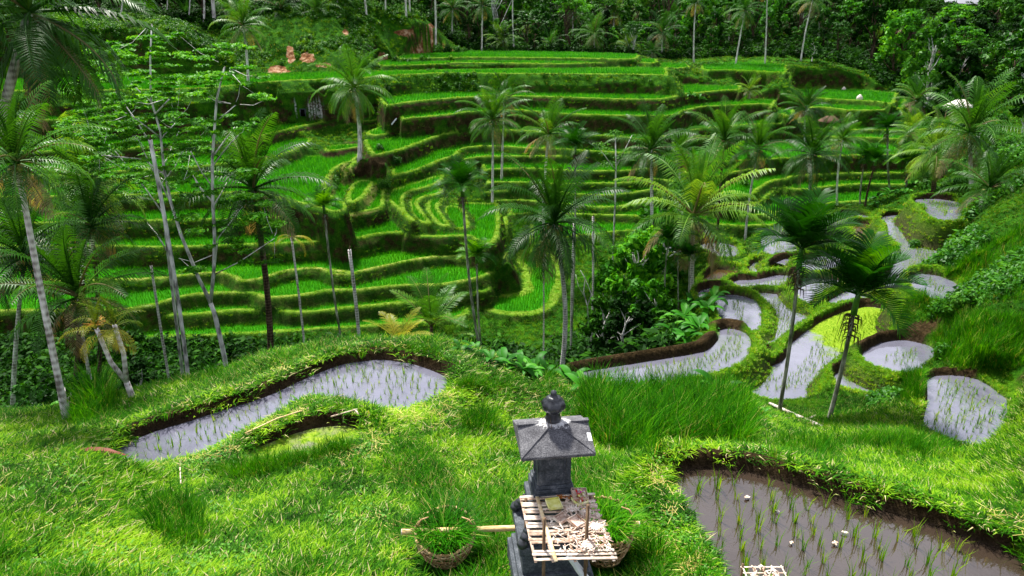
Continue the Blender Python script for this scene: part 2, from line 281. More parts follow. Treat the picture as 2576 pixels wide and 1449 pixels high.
for p in order:
    P = smooth_poly(p['W'], it=2 if p['back'] is None and not (p['kind'] == 'pond' and p['h'] > 10) else 1); p['P'] = P
    near = P[:, 1].min() < 20
    mg = 2.5
    m = (GX > P[:, 0].min() - mg) & (GX < P[:, 0].max() + mg) & (GY > P[:, 1].min() - mg) & (GY < P[:, 1].max() + mg)
    if not m.any(): continue
    x, y = GX[m], GY[m]; z0 = Z[m]; zp = CAMZ - p['h']
    sd = sdist(x, y, P)
    if p['kind'] == 'rice':
        sd = sd + wob[m] * .3 + wob2[m] * .05
        if p.get('ledge'): sd = sd - 1.6 * sstep(.5, .62, fnoise(x, y, 7, 2, 101))
        w = p.get('w', .62)
        t = sstep(-w, 0, sd)
        drop = zp - z0
        z = z0 * (1 - t) + zp * t
        bw = p.get('bund', .26) * (.6 + .9 * fnoise(x, y, 2.6, 2, 71))
        fr = sstep(.15, .6, drop)       # only the downhill side gets a raised grass bund
        b = sstep(-.15, .1, sd) * (1 - sstep(bw, bw + .3, sd))
        z += b * (.10 * fr + .05)
        Z[m] = z
        ins = sstep(bw, bw + .15, sd)
        RICE[m] = np.maximum(RICE[m] * (1 - t), ins)
        RICE[m] = np.where(t > .02, ins, RICE[m])
        LIP[m] = np.where(t > .02, b, LIP[m])
        YEL[m] = np.where(t > .02, p.get('yel', .35), YEL[m])
        SOIL[m] = np.where(t > .02, np.clip(sstep(.02, .3, t) * (1 - sstep(.8, 1., t)), 0, 1) * p.get('br', .5), SOIL[m])
    else:
        k = .35 if near else .62
        sd = sd + wob[m] * .35 * k + wob2[m] * .15 * k + (.1 if near else (.15 if p['n'] == 3 else .62))
        w = .28 * k + .05
        sb = sdist(x, y - .35, P) + (.1 if near else (.15 if p['n'] == 3 else .62)); bank = sstep(.05, .2, sb - (sd - wob[m] * .35 * k - wob2[m] * .15 * k))   # the side that faces the valley's near end
        zr = zp + ((.12 + .08 * bank) if near else (.16 + .22 * bank))
        rim = np.maximum(z0, zr) if p.get('rim', 1) else z0
        f = 1 - sstep(w, w + 1.4 * k, -sd)
        NOG[m] = np.maximum(NOG[m] * (sd < -w - .8 * k), np.where(sd > -(.06 + .32 * fnoise(x, y, .9, 2, 91) if near else -.05 + .4 * fnoise(x, y, 1.6, 2, 91)), bank, 0) * (sd < .1))
        if p.get('mud'): NOG[m] = np.maximum(NOG[m], (sd > -.4 - .8 * fnoise(x, y, 2.0, 2, 93)) * bank)
        zo = z0 * (1 - f) + (zr + np.clip(z0 - zr, 0, 9) * sstep(w, w + 1.2, -sd)) * f
        t = sstep(-w, .05, sd)
        Z[m] = np.where(sd > -(w + 1.4 * k), zo * (1 - t) + (zp - .09 + wob2[m] * .04 * k) * t, z0)
        NEARP[m] = np.maximum(NEARP[m], 1 - sstep(.15, .9, -sd))
        MUD[m] = np.maximum(MUD[m] * (1 - f), sstep(-w * .45, 0, sd))
        SOIL[m] = np.maximum(SOIL[m] * (1 - f), (1 - sstep(.2 * k, (.75 if near else .5) * k, np.abs(sd))) * .8)
        SOIL[m] = np.maximum(SOIL[m] * (1 - f * .7), NOG[m])
        RICE[m] *= (1 - f); LIP[m] = np.maximum(LIP[m], f * .6) * (1 - NOG[m])
DU, DL = U[1] - U[0], LL[1] - LL[0]
def height(x, y): 
    x = np.asarray(x, float); y = np.asarray(y, float)
    return bil(Z, x / y, np.log(y), U[0], U[-1], LL[0], LL[-1])
def field(A, x, y): return bil(A, np.asarray(x) / np.asarray(y), np.log(y), U[0], U[-1], LL[0], LL[-1])
def ground(x, y): return float(height(np.array([x]), np.array([y]))[0])
def hit(px, py, dmin=3.5, dmax=250):
    """where the sight line through a photo pixel meets the ground"""
    t = ang_tan(py); ds = np.exp(np.linspace(math.log(dmin), math.log(dmax), 3000)); h = ds * t
    xs = (px - PW / 2) / FPX * (ds * CP + h * SP)
    below = height(xs, ds) >= CAMZ - h
    i = int(np.argmax(below)) if below.any() else len(ds) - 1
    return xs[i], ds[i], CAMZ - h[i]
# sandy scars and the white-stained wall (real marks in the ground)
def blotch(arr, win, cx, cy, rx, ry, d, v=1.0, hgt=None):
    (px, py), = trace(win, cx, cy); k = ZW[win][2]
    X, Y, Zc = hit(px, py); d = Y
    # an ellipse across the slope: rx sideways, ry in height
    rx = rx * k / FPX * d; ry = ry * k / FPX * d * 1.1
    q = ((GX / GY - X / Y) * d / rx) ** 2 + ((Z - Zc) / ry) ** 2 + ((GY - d) / 5.) ** 2
    q = q + (fnoise(GX, Z * 3 + GY, 1.1, 3, 4) - .5) * 1.6
    arr[:] = np.maximum(arr, v * sstep(1.3, .45, q))
for (w_, cx, cy, rx, ry, d_) in [('R1',1850,610,100,38,98), ('R1',1960,470,38,70,101), ('R1',2110,500,75,35,103), ('R1',1560,655,110,14,96), ('R1',2240,560,60,20,102),
        ('R2',780,188,75,16,114), ('R2',740,372,150,26,113), ('R2',900,385,120,20,115), ('R2',430,430,40,40,104), ('R2',600,240,90,22,110), ('R2',150,240,22,22,108), ('R2',900,215,60,14,116)]:
    blotch(SAND, w_, cx, cy, rx, ry, d_)
WHITE = np.zeros_like(Z)
blotch(WHITE, 'R1', 2160, 945, 75, 42, 79.5); blotch(WHITE, 'R1', 2270, 968, 30, 12, 80.5); blotch(WHITE, 'R1', 2010, 925, 14, 20, 79)
# bare brown slope with the lone palm
for (cx, cy, rx, ry, d_) in [(420,120,150,60,70), (330,180,100,60,68), (60,40,120,30,76), (200,0,160,30,78)]:
    blotch(SOIL, 'R5', cx, cy, rx, ry, d_); blotch(NOG, 'R5', cx, cy, rx, ry, d_)
DRY = np.zeros_like(Z)
for (cx, cy, rx, ry, d_) in [(190,220,60,110,66), (230,330,50,60,64), (390,390,80,40,63), (290,545,180,14,62), (60,300,30,90,60)]:
    blotch(DRY, 'R5', cx, cy, rx, ry, d_, .8)
def set_props(o, label=None, cat=None, group=None, kind=None):
    if label: o['label'] = label
    if cat: o['category'] = cat
    if group: o['group'] = group
    if kind: o['kind'] = kind
    return o
def np_mesh(name, verts, faces, mats=(), smooth=True, attrs=None, parent=None, midx=None):
    """faces: (n,k) array or list of such arrays"""
    me = bpy.data.meshes.new(name)
    verts = np.asarray(verts, np.float32).reshape(-1, 3)
    fl = faces if isinstance(faces, list) else [faces]
    fl = [np.asarray(f, np.int32) for f in fl if len(f)]
    lv = np.concatenate([f.ravel() for f in fl]); cnt = np.concatenate([np.full(len(f), f.shape[1], np.int32) for f in fl])
    st = np.concatenate([[0], np.cumsum(cnt)[:-1]]).astype(np.int32)
    me.vertices.add(len(verts)); me.vertices.foreach_set('co', verts.ravel())
    me.loops.add(len(lv)); me.loops.foreach_set('vertex_index', lv)
    me.polygons.add(len(cnt)); me.polygons.foreach_set('loop_start', st)
    if smooth: me.polygons.foreach_set('use_smooth', np.ones(len(cnt), bool))
    for m in mats: me.materials.append(m)
    if midx is not None: me.polygons.foreach_set('material_index', np.asarray(midx, np.int32))
    me.update(calc_edges=True)
    for k, (ty, arr) in (attrs or {}).items():
        a = me.attributes.new(k, ty, 'POINT')
        a.data.foreach_set({'FLOAT': 'value', 'FLOAT_COLOR': 'color', 'FLOAT_VECTOR': 'vector'}[ty], np.asarray(arr, np.float32).ravel())
    o = bpy.data.objects.new(name, me)
    if parent is not None: o.parent = parent
    return o
def link(o): COL.objects.link(o); return o
# ------------------------------------------------------------------ materials
class NT:
    def __init__(s, name):
        s.m = bpy.data.materials.new(name); s.m.use_nodes = True; s.t = s.m.node_tree; s.t.nodes.clear()
        s.out = s.n('ShaderNodeOutputMaterial')
    def n(s, ty, **k):
        x = s.t.nodes.new(ty)
        for a, b in k.items(): setattr(x, a, b)
        return x
    def l(s, a, b): s.t.links.new(a, b)
    def val(s, sock, v):
        if hasattr(v, 'is_output') or isinstance(v, bpy.types.NodeSocket): s.l(v, sock)
        else: sock.default_value = v
    def attr(s, name):
        a = s.n('ShaderNodeAttribute'); a.attribute_name = name; return a
    def noise(s, scale, detail=4, rough=.55, vec=None, dist=0):
        a = s.n('ShaderNodeTexNoise'); a.inputs['Scale'].default_value = scale; a.inputs['Detail'].default_value = detail
        a.inputs['Roughness'].default_value = rough; a.inputs['Distortion'].default_value = dist
        if vec is not None: s.l(vec, a.inputs['Vector'])
        return a.outputs['Fac']
    def pos(s, scale=None):
        g = s.n('ShaderNodeNewGeometry').outputs['Position']
        if scale is None: return g
        m = s.n('ShaderNodeMapping'); m.inputs['Scale'].default_value = scale; s.l(g, m.inputs['Vector']); return m.outputs[0]
    def objc(s): return s.n('ShaderNodeTexCoord').outputs['Object']
    def ramp(s, fac, *stops):
        r = s.n('ShaderNodeValToRGB'); e = r.color_ramp.elements
        while len(e) < len(stops): e.new(.5)
        for i, (p, c) in enumerate(stops):
            e[i].position = p; e[i].color = (*c, 1) if len(c) == 3 else c
        s.l(fac, r.inputs[0]); return r.outputs[0]
    def mix(s, f, a, b, mode='MIX'):
        m = s.n('ShaderNodeMix', data_type='RGBA', blend_type=mode)
        for sock, v in ((m.inputs['Factor'], f), (m.inputs['A'], a), (m.inputs['B'], b)):
            if isinstance(v, tuple): v = (*v, 1) if len(v) == 3 else v
            s.val(sock, v)
        return m.outputs['Result']
    def math(s, op, a, b=0.0, clamp=False):
        m = s.n('ShaderNodeMath', operation=op, use_clamp=clamp); s.val(m.inputs[0], a); s.val(m.inputs[1], b); return m.outputs[0]
    def maprange(s, v, a, b, c=0.0, d=1.0):
        m = s.n('ShaderNodeMapRange'); s.l(v, m.inputs[0])
        for i, q in enumerate((a, b, c, d)): m.inputs[i + 1].default_value = q
        return m.outputs[0]
    def bump(s, h, st=.5, d=.05):
        b = s.n('ShaderNodeBump'); b.inputs['Strength'].default_value = st; b.inputs['Distance'].default_value = d
        s.l(h, b.inputs['Height']); return b.outputs[0]
    def bsdf(s, col, rough=.7, spec=.3, normal=None, trans=None, **k):
        b = s.n('ShaderNodeBsdfPrincipled')
        s.val(b.inputs['Base Color'], (*col, 1) if isinstance(col, tuple) and len(col) == 3 else col)
        s.val(b.inputs['Roughness'], rough); s.val(b.inputs['Specular IOR Level'], spec)
        if normal is not None: s.l(normal, b.inputs['Normal'])
        for a, v in k.items(): s.val(b.inputs[a], v)
        o = b.outputs[0]
        if trans:
            tr = s.n('ShaderNodeBsdfTranslucent'); s.val(tr.inputs['Color'], (*trans[1], 1) if isinstance(trans[1], tuple) else trans[1])
            mx = s.n('ShaderNodeMixShader'); mx.inputs[0].default_value = trans[0]
            s.l(o, mx.inputs[1]); s.l(tr.outputs[0], mx.inputs[2]); o = mx.outputs[0]
        s.l(o, s.out.inputs[0]); return b
def leaf_mat(name, c1, c2, c3=None, scale=.6, rough=.5, spec=.35, tr=.3, dry=None, dry_amt=.06, rnd=.5, lvw=.35, patch=False):
    """foliage: colour varies from plant to plant and in patches through the plant; light passes through the blades"""
    t = NT(name)
    sat = lambda q: (q[0] * 1.0, q[1] * 1.0, q[2] * .28); c1, c2 = sat(c1), sat(c2); c3 = sat(c3) if c3 else None; spec *= .5
    n1 = t.noise(scale, 3, .6, t.pos()); oi = t.n('ShaderNodeObjectInfo').outputs['Random']
    lv = t.attr('lv').outputs['Fac']
    if patch: n1 = t.maprange(t.math('ADD', t.math('MULTIPLY', n1, .6), t.math('MULTIPLY', t.noise(scale * .3, 3, .6, t.pos()), .4)), .36, .64)
    f = t.math('ADD', t.math('MULTIPLY', n1, 1 - rnd), t.math('MULTIPLY', oi, rnd * .6))
    f = t.math('ADD', f, t.math('MULTIPLY', lv, lvw))
    st = [(.3, c1), (.62, c2)] + ([(.85, c3)] if c3 else [])
    c = t.ramp(f, *st)
    if dry:
        d = t.maprange(lv, 1 - dry_amt, 1 - dry_amt * .8)
        c = t.mix(d, c, dry)
    trc = t.mix(1.0, c, (1.4, 1.15, .4), 'MULTIPLY')
    t.bsdf(c, rough, spec, trans=(tr, trc)); return t.m
M = {}
# the land
t = NT('terrace_land')
P3 = t.pos(); nf = t.noise(9, 5, .7, P3); nm = t.noise(1.3, 4, .6, P3); nb = t.noise(.22, 3, .55, P3)
A = t.attr('ma'); sa = t.n('ShaderNodeSeparateColor'); t.l(A.outputs['Color'], sa.inputs[0])
B = t.attr('mb'); sb = t.n('ShaderNodeSeparateColor'); t.l(B.outputs['Color'], sb.inputs[0])
rice, lipm, soil = sa.outputs; sand, white, dry = sb.outputs
yel = A.outputs['Alpha']; mud = B.outputs['Alpha']
grass = t.ramp(t.math('ADD', t.math('MULTIPLY', nf, .45), t.math('MULTIPLY', nm, .55)), (.30, (.006, .03, .002)), (.48, (.02, .10, .003)), (.62, (.06, .2, .005)), (.78, (.15, .28, .012)))
ricec = t.ramp(t.math('ADD', t.math('MULTIPLY', nb, .6), t.math('MULTIPLY', nf, .4)), (.3, (.014, .12, .002)), (.5, (.032, .25, .004)), (.7, (.08, .34, .006)))
dirt_and_shade = t.ramp(t.math('ADD', t.math('MULTIPLY', nf, .5), t.math('MULTIPLY', nm, .5)), (.34, (.008, .006, .003)), (.5, (.045, .030, .012)), (.66, (.13, .085, .04)))
c = t.mix(t.maprange(dry, .2, .7), grass, t.ramp(nf, (.3, (.12, .2, .02)), (.7, (.42, .42, .12))))
sp = t.math('MULTIPLY', soil, t.maprange(nm, .36, .50), True)
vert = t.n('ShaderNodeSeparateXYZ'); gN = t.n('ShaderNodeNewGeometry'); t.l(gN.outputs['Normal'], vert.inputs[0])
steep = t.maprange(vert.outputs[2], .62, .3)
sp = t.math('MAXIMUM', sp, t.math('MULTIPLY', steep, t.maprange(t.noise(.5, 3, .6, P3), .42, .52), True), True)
dirt0 = dirt_and_shade; dirt_and_shade = t.mix(t.maprange(t.noise(1.2, 4, .7, P3), .46, .60), dirt_and_shade, t.mix(.5, grass, (.02, .05, .004)))  # dirt with patches of darkened grass: wall shade put into the colour
c = t.mix(sp, c, dirt_and_shade); c = t.mix(t.maprange(soil, .85, 1.0), c, dirt0)
c = t.mix(rice, c, ricec)
lipc = t.ramp(t.math('ADD', t.math('MULTIPLY', nf, .5), t.math('MULTIPLY', nm, .5)), (.32, (.035, .15, .005)), (.55, (.14, .33, .01)), (.72, (.32, .44, .03)))
lipy = t.ramp(nf, (.3, (.18, .28, .03)), (.7, (.5, .5, .13)))
lipc = t.mix(t.math('MULTIPLY', yel, t.maprange(nm, .35, .6), True), lipc, lipy)
c = t.mix(lipm, c, lipc)
c = t.mix(t.maprange(sand, .35, .6), c, t.ramp(t.noise(1.2, 5, .7, P3), (.38, (.10, .035, .012)), (.50, (.26, .12, .05)), (.62, (.52, .35, .22))))
c = t.mix(t.math('MULTIPLY', white, t.maprange(t.noise(3.5, 4, .7, P3), .42, .54), True), c, (.78, .74, .76))
c = t.mix(mud, c, t.ramp(nf, (.3, (.03, .02, .014)), (.7, (.085, .06, .042))))
t.bsdf(c, .9, .05, t.bump(t.math('ADD', nf, t.noise(22, 3, .7, P3)), 1.0, .16)); M['land'] = t.m
# water of the flooded fields
def water_mat(name, body, rough=.06, bump=.25, algae=None, spec=.5, ior=1.5):
    t = NT(name); p = t.pos()
    n1 = t.noise(11, 3, .6, p); n2 = t.noise(45, 2, .5, p)
    col = t.ramp(t.noise(1.8, 4, .6, p), (.35, tuple(v * .82 for v in body)), (.65, body))
    nrm = t.bump(t.math('ADD', n1, t.math('MULTIPLY', n2, .4)), bump, .02)
    b = t.bsdf(col, rough, spec, nrm); b.inputs['IOR'].default_value = ior
    if algae is not None:
        d = t.n('ShaderNodeBsdfDiffuse'); t.l(t.ramp(t.noise(14, 4, .7, p), (.35, (.06, .15, .004)), (.65, (.24, .33, .03))), d.inputs[0])
        m = t.n('ShaderNodeMixShader'); t.l(algae(t, p), m.inputs[0]); t.l(b.outputs[0], m.inputs[1]); t.l(d.outputs[0], m.inputs[2]); t.l(m.outputs[0], t.out.inputs[0])
    return t.m
M['water'] = water_mat('paddy_water', (.15, .15, .20), .035, .06, ior=3.2)
M['water_mud'] = water_mat('muddy_paddy_water', (.040, .028, .020), .03, .05, ior=2.1)
M['water_brown'] = water_mat('brown_paddy_water', (.06, .03, .012), .12, .2)
M['water_algae'] = water_mat('algae_water', (.2, .22, .1), .1, .3, lambda t, p: t.maprange(t.noise(3.2, 5, .7, p), .40, .56), ior=2.0)
_ac = at_h(1572.3 + 1330 * .4574, 786.1 + 110 * .4574, 14.0)
def _alg(t, p):
    m = t.n('ShaderNodeMapping'); m.inputs['Location'].default_value = (-_ac[0], -_ac[1], -_ac[2]); t.l(p, m.inputs[0])
    m2 = t.n('ShaderNodeMapping'); m2.inputs['Scale'].default_value = (.36, .22, 1); m2.inputs['Rotation'].default_value = (0, 0, -.35); t.l(m.outputs[0], m2.inputs[0])
    L = t.n('ShaderNodeVectorMath', operation='LENGTH'); t.l(m2.outputs[0], L.inputs[0])
    return t.maprange(t.math('ADD', L.outputs['Value'], t.noise(1.1, 4, .65, p)), 1.55, 1.35)
M['water_part'] = water_mat('part_algae_water', (.15, .15, .20), .035, .06, _alg, ior=3.2)
# ------------------------------------------------------------------ land mesh
def terrain():
    verts = np.stack([GX, GY, Z], -1).reshape(-1, 3)
    i = np.arange(NL - 1)[:, None] * NU + np.arange(NU - 1)[None]
    i = i.ravel(); F = np.stack([i, i + 1, i + 1 + NU, i + NU], 1)
    ma = np.stack([RICE, LIP, SOIL * (1 - .5 * RICE), YEL], -1).reshape(-1, 4)
    mb = np.stack([SAND, WHITE, DRY, MUD], -1).reshape(-1, 4)
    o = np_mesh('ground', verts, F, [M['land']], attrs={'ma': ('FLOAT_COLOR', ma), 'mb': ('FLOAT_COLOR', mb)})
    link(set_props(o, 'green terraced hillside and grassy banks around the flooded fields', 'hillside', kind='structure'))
    # the land beyond: sides and far country, one coarse sheet under everything
    n = 60; us = np.linspace(-math.pi * .98, math.pi * .98, 97); rs = np.exp(np.linspace(math.log(2), math.log(3500), n))
    R, T = np.meshgrid(rs, us, indexing='ij'); X = R * np.sin(T); Y = R * np.cos(T)
    Zf = np.full(X.shape, CAMZ - 5.0)
    inside = (Y > 3.3) & (np.abs(X / np.maximum(Y, .1)) < 1.12)
    uu = np.clip(X / np.maximum(Y, .2), -1.12, 1.12); ll = np.clip(np.log(np.clip(Y, 3.3, 262)), LL[0], LL[-1])
    Zs = bil(Z, uu, ll, U[0], U[-1], LL[0], LL[-1])
    w = sstep(2.5, 5, Y)
    Zf = Zf * (1 - w) + Zs * w
    Zf = np.where(inside & (Y < 262), Zf - 9, Zf)
    near_edge = inside & (Y < 262)
    far = sstep(262, 900, R); Zf = Zf * (1 - far) + (CAMZ - 26 + 20 * fnoise(X, Y, 400, 2, 8)) * far
    m = 97; i = (np.arange(n - 1)[:, None] * m + np.arange(m - 1)[None]).ravel()
    F = np.stack([i, i + m, i + m + 1, i + 1], 1)
    z0 = np.zeros(X.size)
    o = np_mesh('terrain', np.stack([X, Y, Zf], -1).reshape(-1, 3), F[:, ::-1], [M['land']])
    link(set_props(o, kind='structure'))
terrain()
def fan_water():
    for p in PATCH:
        if p['kind'] != 'pond': continue
        P = p['P']; c = P.mean(0); zp = CAMZ - p['h'] - .015
        g = .3 if P[:, 1].min() < 20 else (.38 if p['n'] == 3 else .8)
        # grow the outline under its bank
        Q = np.roll(P, -1, 0) - np.roll(P, 1, 0); nn = np.stack([Q[:, 1], -Q[:, 0]], 1); nn /= np.linalg.norm(nn, axis=1)[:, None] + 1e-9
        area = .5 * np.sum(P[:, 0] * np.roll(P[:, 1], -1) - np.roll(P[:, 0], -1) * P[:, 1])
        if area < 0: nn = -nn
        G = P + nn * g
        bm = bmesh.new(); vs = [bm.verts.new((a, b, zp)) for a, b in G]
        es = [bm.edges.new((vs[i], vs[(i + 1) % len(vs)])) for i in range(len(vs))]
        bmesh.ops.triangle_fill(bm, use_beauty=True, use_dissolve=False, edges=es, normal=(0, 0, 1))
        for f in bm.faces:
            if f.normal.z < 0: f.normal_flip()
        me = bpy.data.meshes.new('pond_water'); bm.to_mesh(me); bm.free()
        me.materials.append(M[{'clear': 'water', 'mud': 'water_mud', 'brown': 'water_brown', 'algae': 'water_algae', 'part': 'water_part', 'part2': 'water'}[p['water']]])
        o = bpy.data.objects.new('water', me); link(set_props(o, kind='structure'))
fan_water()
# ------------------------------------------------------------------ mesh collecting
rng = np.random.RandomState(11)
R = random.Random(5)
class GB:
    """collects triangles and quads for ONE mesh; lv = a random number per leaf"""
    def __init__(s): s.v = []; s.q = []; s.t = []; s.lv = []; s.n = 0; s.mq = []; s.mt = []
    def add(s, v, q=None, t=None, lv=None, mi=0):
        v = np.asarray(v, float).reshape(-1, 3)
        if q is not None and len(q): q = np.asarray(q); s.q.append(q + s.n); s.mq.append(np.full(len(q), mi))
        if t is not None and len(t): t = np.asarray(t); s.t.append(t + s.n); s.mt.append(np.full(len(t), mi))
        s.v.append(v); s.lv.append(np.full(len(v), R.random()) if lv is None else (np.full(len(v), lv) if np.isscalar(lv) else np.asarray(lv))); s.n += len(v)
    def merge(s, o, M4=None):
        v = np.concatenate(o.v)
        if M4 is not None: m = np.array(M4); v = v @ m[:3, :3].T + m[:3, 3]
        q = np.concatenate(o.q) if o.q else None; t = np.concatenate(o.t) if o.t else None
        if q is not None: s.q.append(q + s.n); s.mq += [np.concatenate(o.mq)]
        if t is not None: s.t.append(t + s.n); s.mt += [np.concatenate(o.mt)]
        s.v.append(v); s.lv.append(np.concatenate(o.lv)); s.n += len(v)
    def obj(s, name, mats, parent=None, smooth=True, do_link=True):
        fl = []; mi = []
        if s.q: fl.append(np.concatenate(s.q)); mi.append(np.concatenate(s.mq))
        if s.t: fl.append(np.concatenate(s.t)); mi.append(np.concatenate(s.mt))
        mats = mats if isinstance(mats, (list, tuple)) else [mats]
        o = np_mesh(name, np.concatenate(s.v), fl, mats, smooth, {'lv': ('FLOAT', np.concatenate(s.lv))}, parent, np.concatenate(mi))
        if do_link: link(o)
        return o
    def tube(s, pts, rad, seg=6, lv=.5, mi=0, cap=True):
        pts = np.asarray(pts, float); rad = np.broadcast_to(np.asarray(rad, float), (len(pts),)); k = len(pts)
        T = np.gradient(pts, axis=0); T /= np.linalg.norm(T, axis=1)[:, None] + 1e-12
        ref = np.array([0, 0, 1.]) if abs(T[0, 2]) < .8 else np.array([1., 0, 0])
        A = np.cross(T, ref); A /= np.linalg.norm(A, axis=1)[:, None] + 1e-12; B = np.cross(T, A)
        a = np.arange(seg) * 2 * math.pi / seg
        V = pts[:, None] + rad[:, None, None] * (np.cos(a)[None, :, None] * A[:, None] + np.sin(a)[None, :, None] * B[:, None])
        i = np.arange(k - 1)[:, None] * seg; j = np.arange(seg)[None]; jn = (j + 1) % seg
        q = np.stack([i + j, i + jn, i + seg + jn, i + seg + j], -1).reshape(-1, 4)
        V = V.reshape(-1, 3); t = []
        if cap:
            V = np.vstack([V, pts[0], pts[-1]]); n0 = k * seg
            t = [(n0, (b + 1) % seg, b) for b in range(seg)] + [(n0 + 1, (k - 1) * seg + b, (k - 1) * seg + (b + 1) % seg) for b in range(seg)]
        s.add(V, q, t, lv, mi)
    def box(s, M4, size, lv=.5, mi=0, taper=None):
        x, y, z = [v / 2 for v in size]; tp = taper or (1, 1)
        V = np.array([(-x, -y, -z), (x, -y, -z), (x, y, -z), (-x, y, -z), (-x * tp[0], -y * tp[1], z), (x * tp[0], -y * tp[1], z), (x * tp[0], y * tp[1], z), (-x * tp[0], y * tp[1], z)])
        m = np.array(M4) if M4 is not None else np.eye(4)
        if m.shape == (3,): mm = np.eye(4); mm[:3, 3] = m; m = mm
        V = V @ m[:3, :3].T + m[:3, 3]
        s.add(V, [(0, 3, 2, 1), (4, 5, 6, 7), (0, 1, 5, 4), (1, 2, 6, 5), (2, 3, 7, 6), (3, 0, 4, 7)], None, lv, mi)
    def lathe(s, prof, c=(0, 0, 0), seg=16, lv=.5, mi=0, lobes=0, lob=0.0):
        a = np.arange(seg) * 2 * math.pi / seg; prof = np.asarray(prof, float)
        f = 1 + lob * np.abs(np.sin(a * lobes / 2)) if lobes else np.ones(seg)
        V = np.stack([prof[:, None, 0] * np.cos(a) * f + c[0], prof[:, None, 0] * np.sin(a) * f + c[1], np.repeat(prof[:, None, 1], seg, 1) + c[2]], -1)
        k = len(prof); i = np.arange(k - 1)[:, None] * seg; j = np.arange(seg)[None]; jn = (j + 1) % seg
        s.add(V.reshape(-1, 3), np.stack([i + j, i + jn, i + seg + jn, i + seg + j], -1).reshape(-1, 4), None, lv, mi)
def rot(rx=0, ry=0, rz=0, loc=(0, 0, 0), s=1.0):
    return Matrix.Translation(loc) @ Euler((rx, ry, rz)).to_matrix().to_4x4() @ Matrix.Scale(s, 4)
def blades(n, rad, h, lean=.5, w=.012, seed=0, hv=.4, curl=1.0, droop=.6):
    """a tuft of bent, pointed grass blades: two segments each"""
    r = np.random.RandomState(seed); g = GB()
    a = r.rand(n) * 6.283; rr = rad * np.sqrt(r.rand(n)); x = rr * np.cos(a); y = rr * np.sin(a)
    hh = h * (1 - hv + 2 * hv * r.rand(n)); d = a + r.randn(n) * .9; L = lean * hh * (.3 + r.rand(n)); ww = w * (.7 + .6 * r.rand(n))
    p = d + 1.571; dx, dy = np.cos(d), np.sin(d); wx, wy = np.cos(p) * ww, np.sin(p) * ww
    z1 = hh * .55; z2 = hh * (1 - .35 * droop * r.rand(n)); l1 = L * .3
    V = np.stack([np.stack([x - wx, y - wy, 0 * x - .02], -1), np.stack([x + wx, y + wy, 0 * x - .02], -1),
                  np.stack([x + dx * l1 + wx * .8, y + dy * l1 + wy * .8, z1], -1), np.stack([x + dx * l1 - wx * .8, y + dy * l1 - wy * .8, z1], -1),
                  np.stack([x + dx * L * curl, y + dy * L * curl, z2], -1)], 1)
    i = np.arange(n)[:, None] * 5
    g.add(V.reshape(-1, 3), i + np.array([[0, 1, 2, 3]]), i + np.array([[3, 2, 4]]), np.repeat(r.rand(n), 5))
    return g
def scatter(name, protos, pts, scl, yaw, mat, label, cat, tilt=None, zs=None):
    """grass and the like that nobody could count: one object, its tufts set out on points"""
    pts = np.asarray(pts, np.float32).reshape(-1, 3); n = len(pts)
    me = bpy.data.meshes.new(name); me.vertices.add(n); me.vertices.foreach_set('co', pts.ravel())
    me.materials.append(mat)
    sc3 = np.stack([scl, scl, scl if zs is None else zs], -1).astype(np.float32)
    ro = np.zeros((n, 3), np.float32); ro[:, 2] = yaw
    if tilt is not None: ro[:, 0] = tilt[0]; ro[:, 1] = tilt[1]
    for k, v in (('scl', sc3), ('rot', ro)):
        a = me.attributes.new(k, 'FLOAT_VECTOR', 'POINT'); a.data.foreach_set('vector', v.ravel())
    a = me.attributes.new('pick', 'INT', 'POINT'); a.data.foreach_set('value', rng.randint(0, len(protos), n).astype(np.int32))
    o = bpy.data.objects.new(name, me); link(o); set_props(o, label, cat, kind='stuff')
    ng = bpy.data.node_groups.new(name, 'GeometryNodeTree')
    for io in ('INPUT', 'OUTPUT'): ng.interface.new_socket('Geometry', in_out=io, socket_type='NodeSocketGeometry')
    N, Lk = ng.nodes, ng.links; gi = N.new('NodeGroupInput'); go = N.new('NodeGroupOutput'); jn = N.new('GeometryNodeJoinGeometry')
    for pr in reversed(protos):
        oi = N.new('GeometryNodeObjectInfo'); oi.inputs['Object'].default_value = pr
        g2 = N.new('GeometryNodeGeometryToInstance'); Lk.new(oi.outputs['Geometry'], g2.inputs[0]); Lk.new(g2.outputs[0], jn.inputs[0])
    ip = N.new('GeometryNodeInstanceOnPoints'); ip.inputs['Pick Instance'].default_value = True
    def at(nm, ty):
        q = N.new('GeometryNodeInputNamedAttribute'); q.data_type = ty; q.inputs['Name'].default_value = nm; return q.outputs['Attribute']
    Lk.new(gi.outputs[0], ip.inputs['Points']); Lk.new(jn.outputs[0], ip.inputs['Instance'])
    Lk.new(at('pick', 'INT'), ip.inputs['Instance Index']); Lk.new(at('scl', 'FLOAT_VECTOR'), ip.inputs['Scale'])
    Lk.new(at('rot', 'FLOAT_VECTOR'), ip.inputs['Rotation']); Lk.new(ip.outputs[0], go.inputs[0])
    o.modifiers.new('scatter', 'NODES').node_group = ng
    return o
def proto(name, gb, mat): return gb.obj(name, mat, do_link=False)
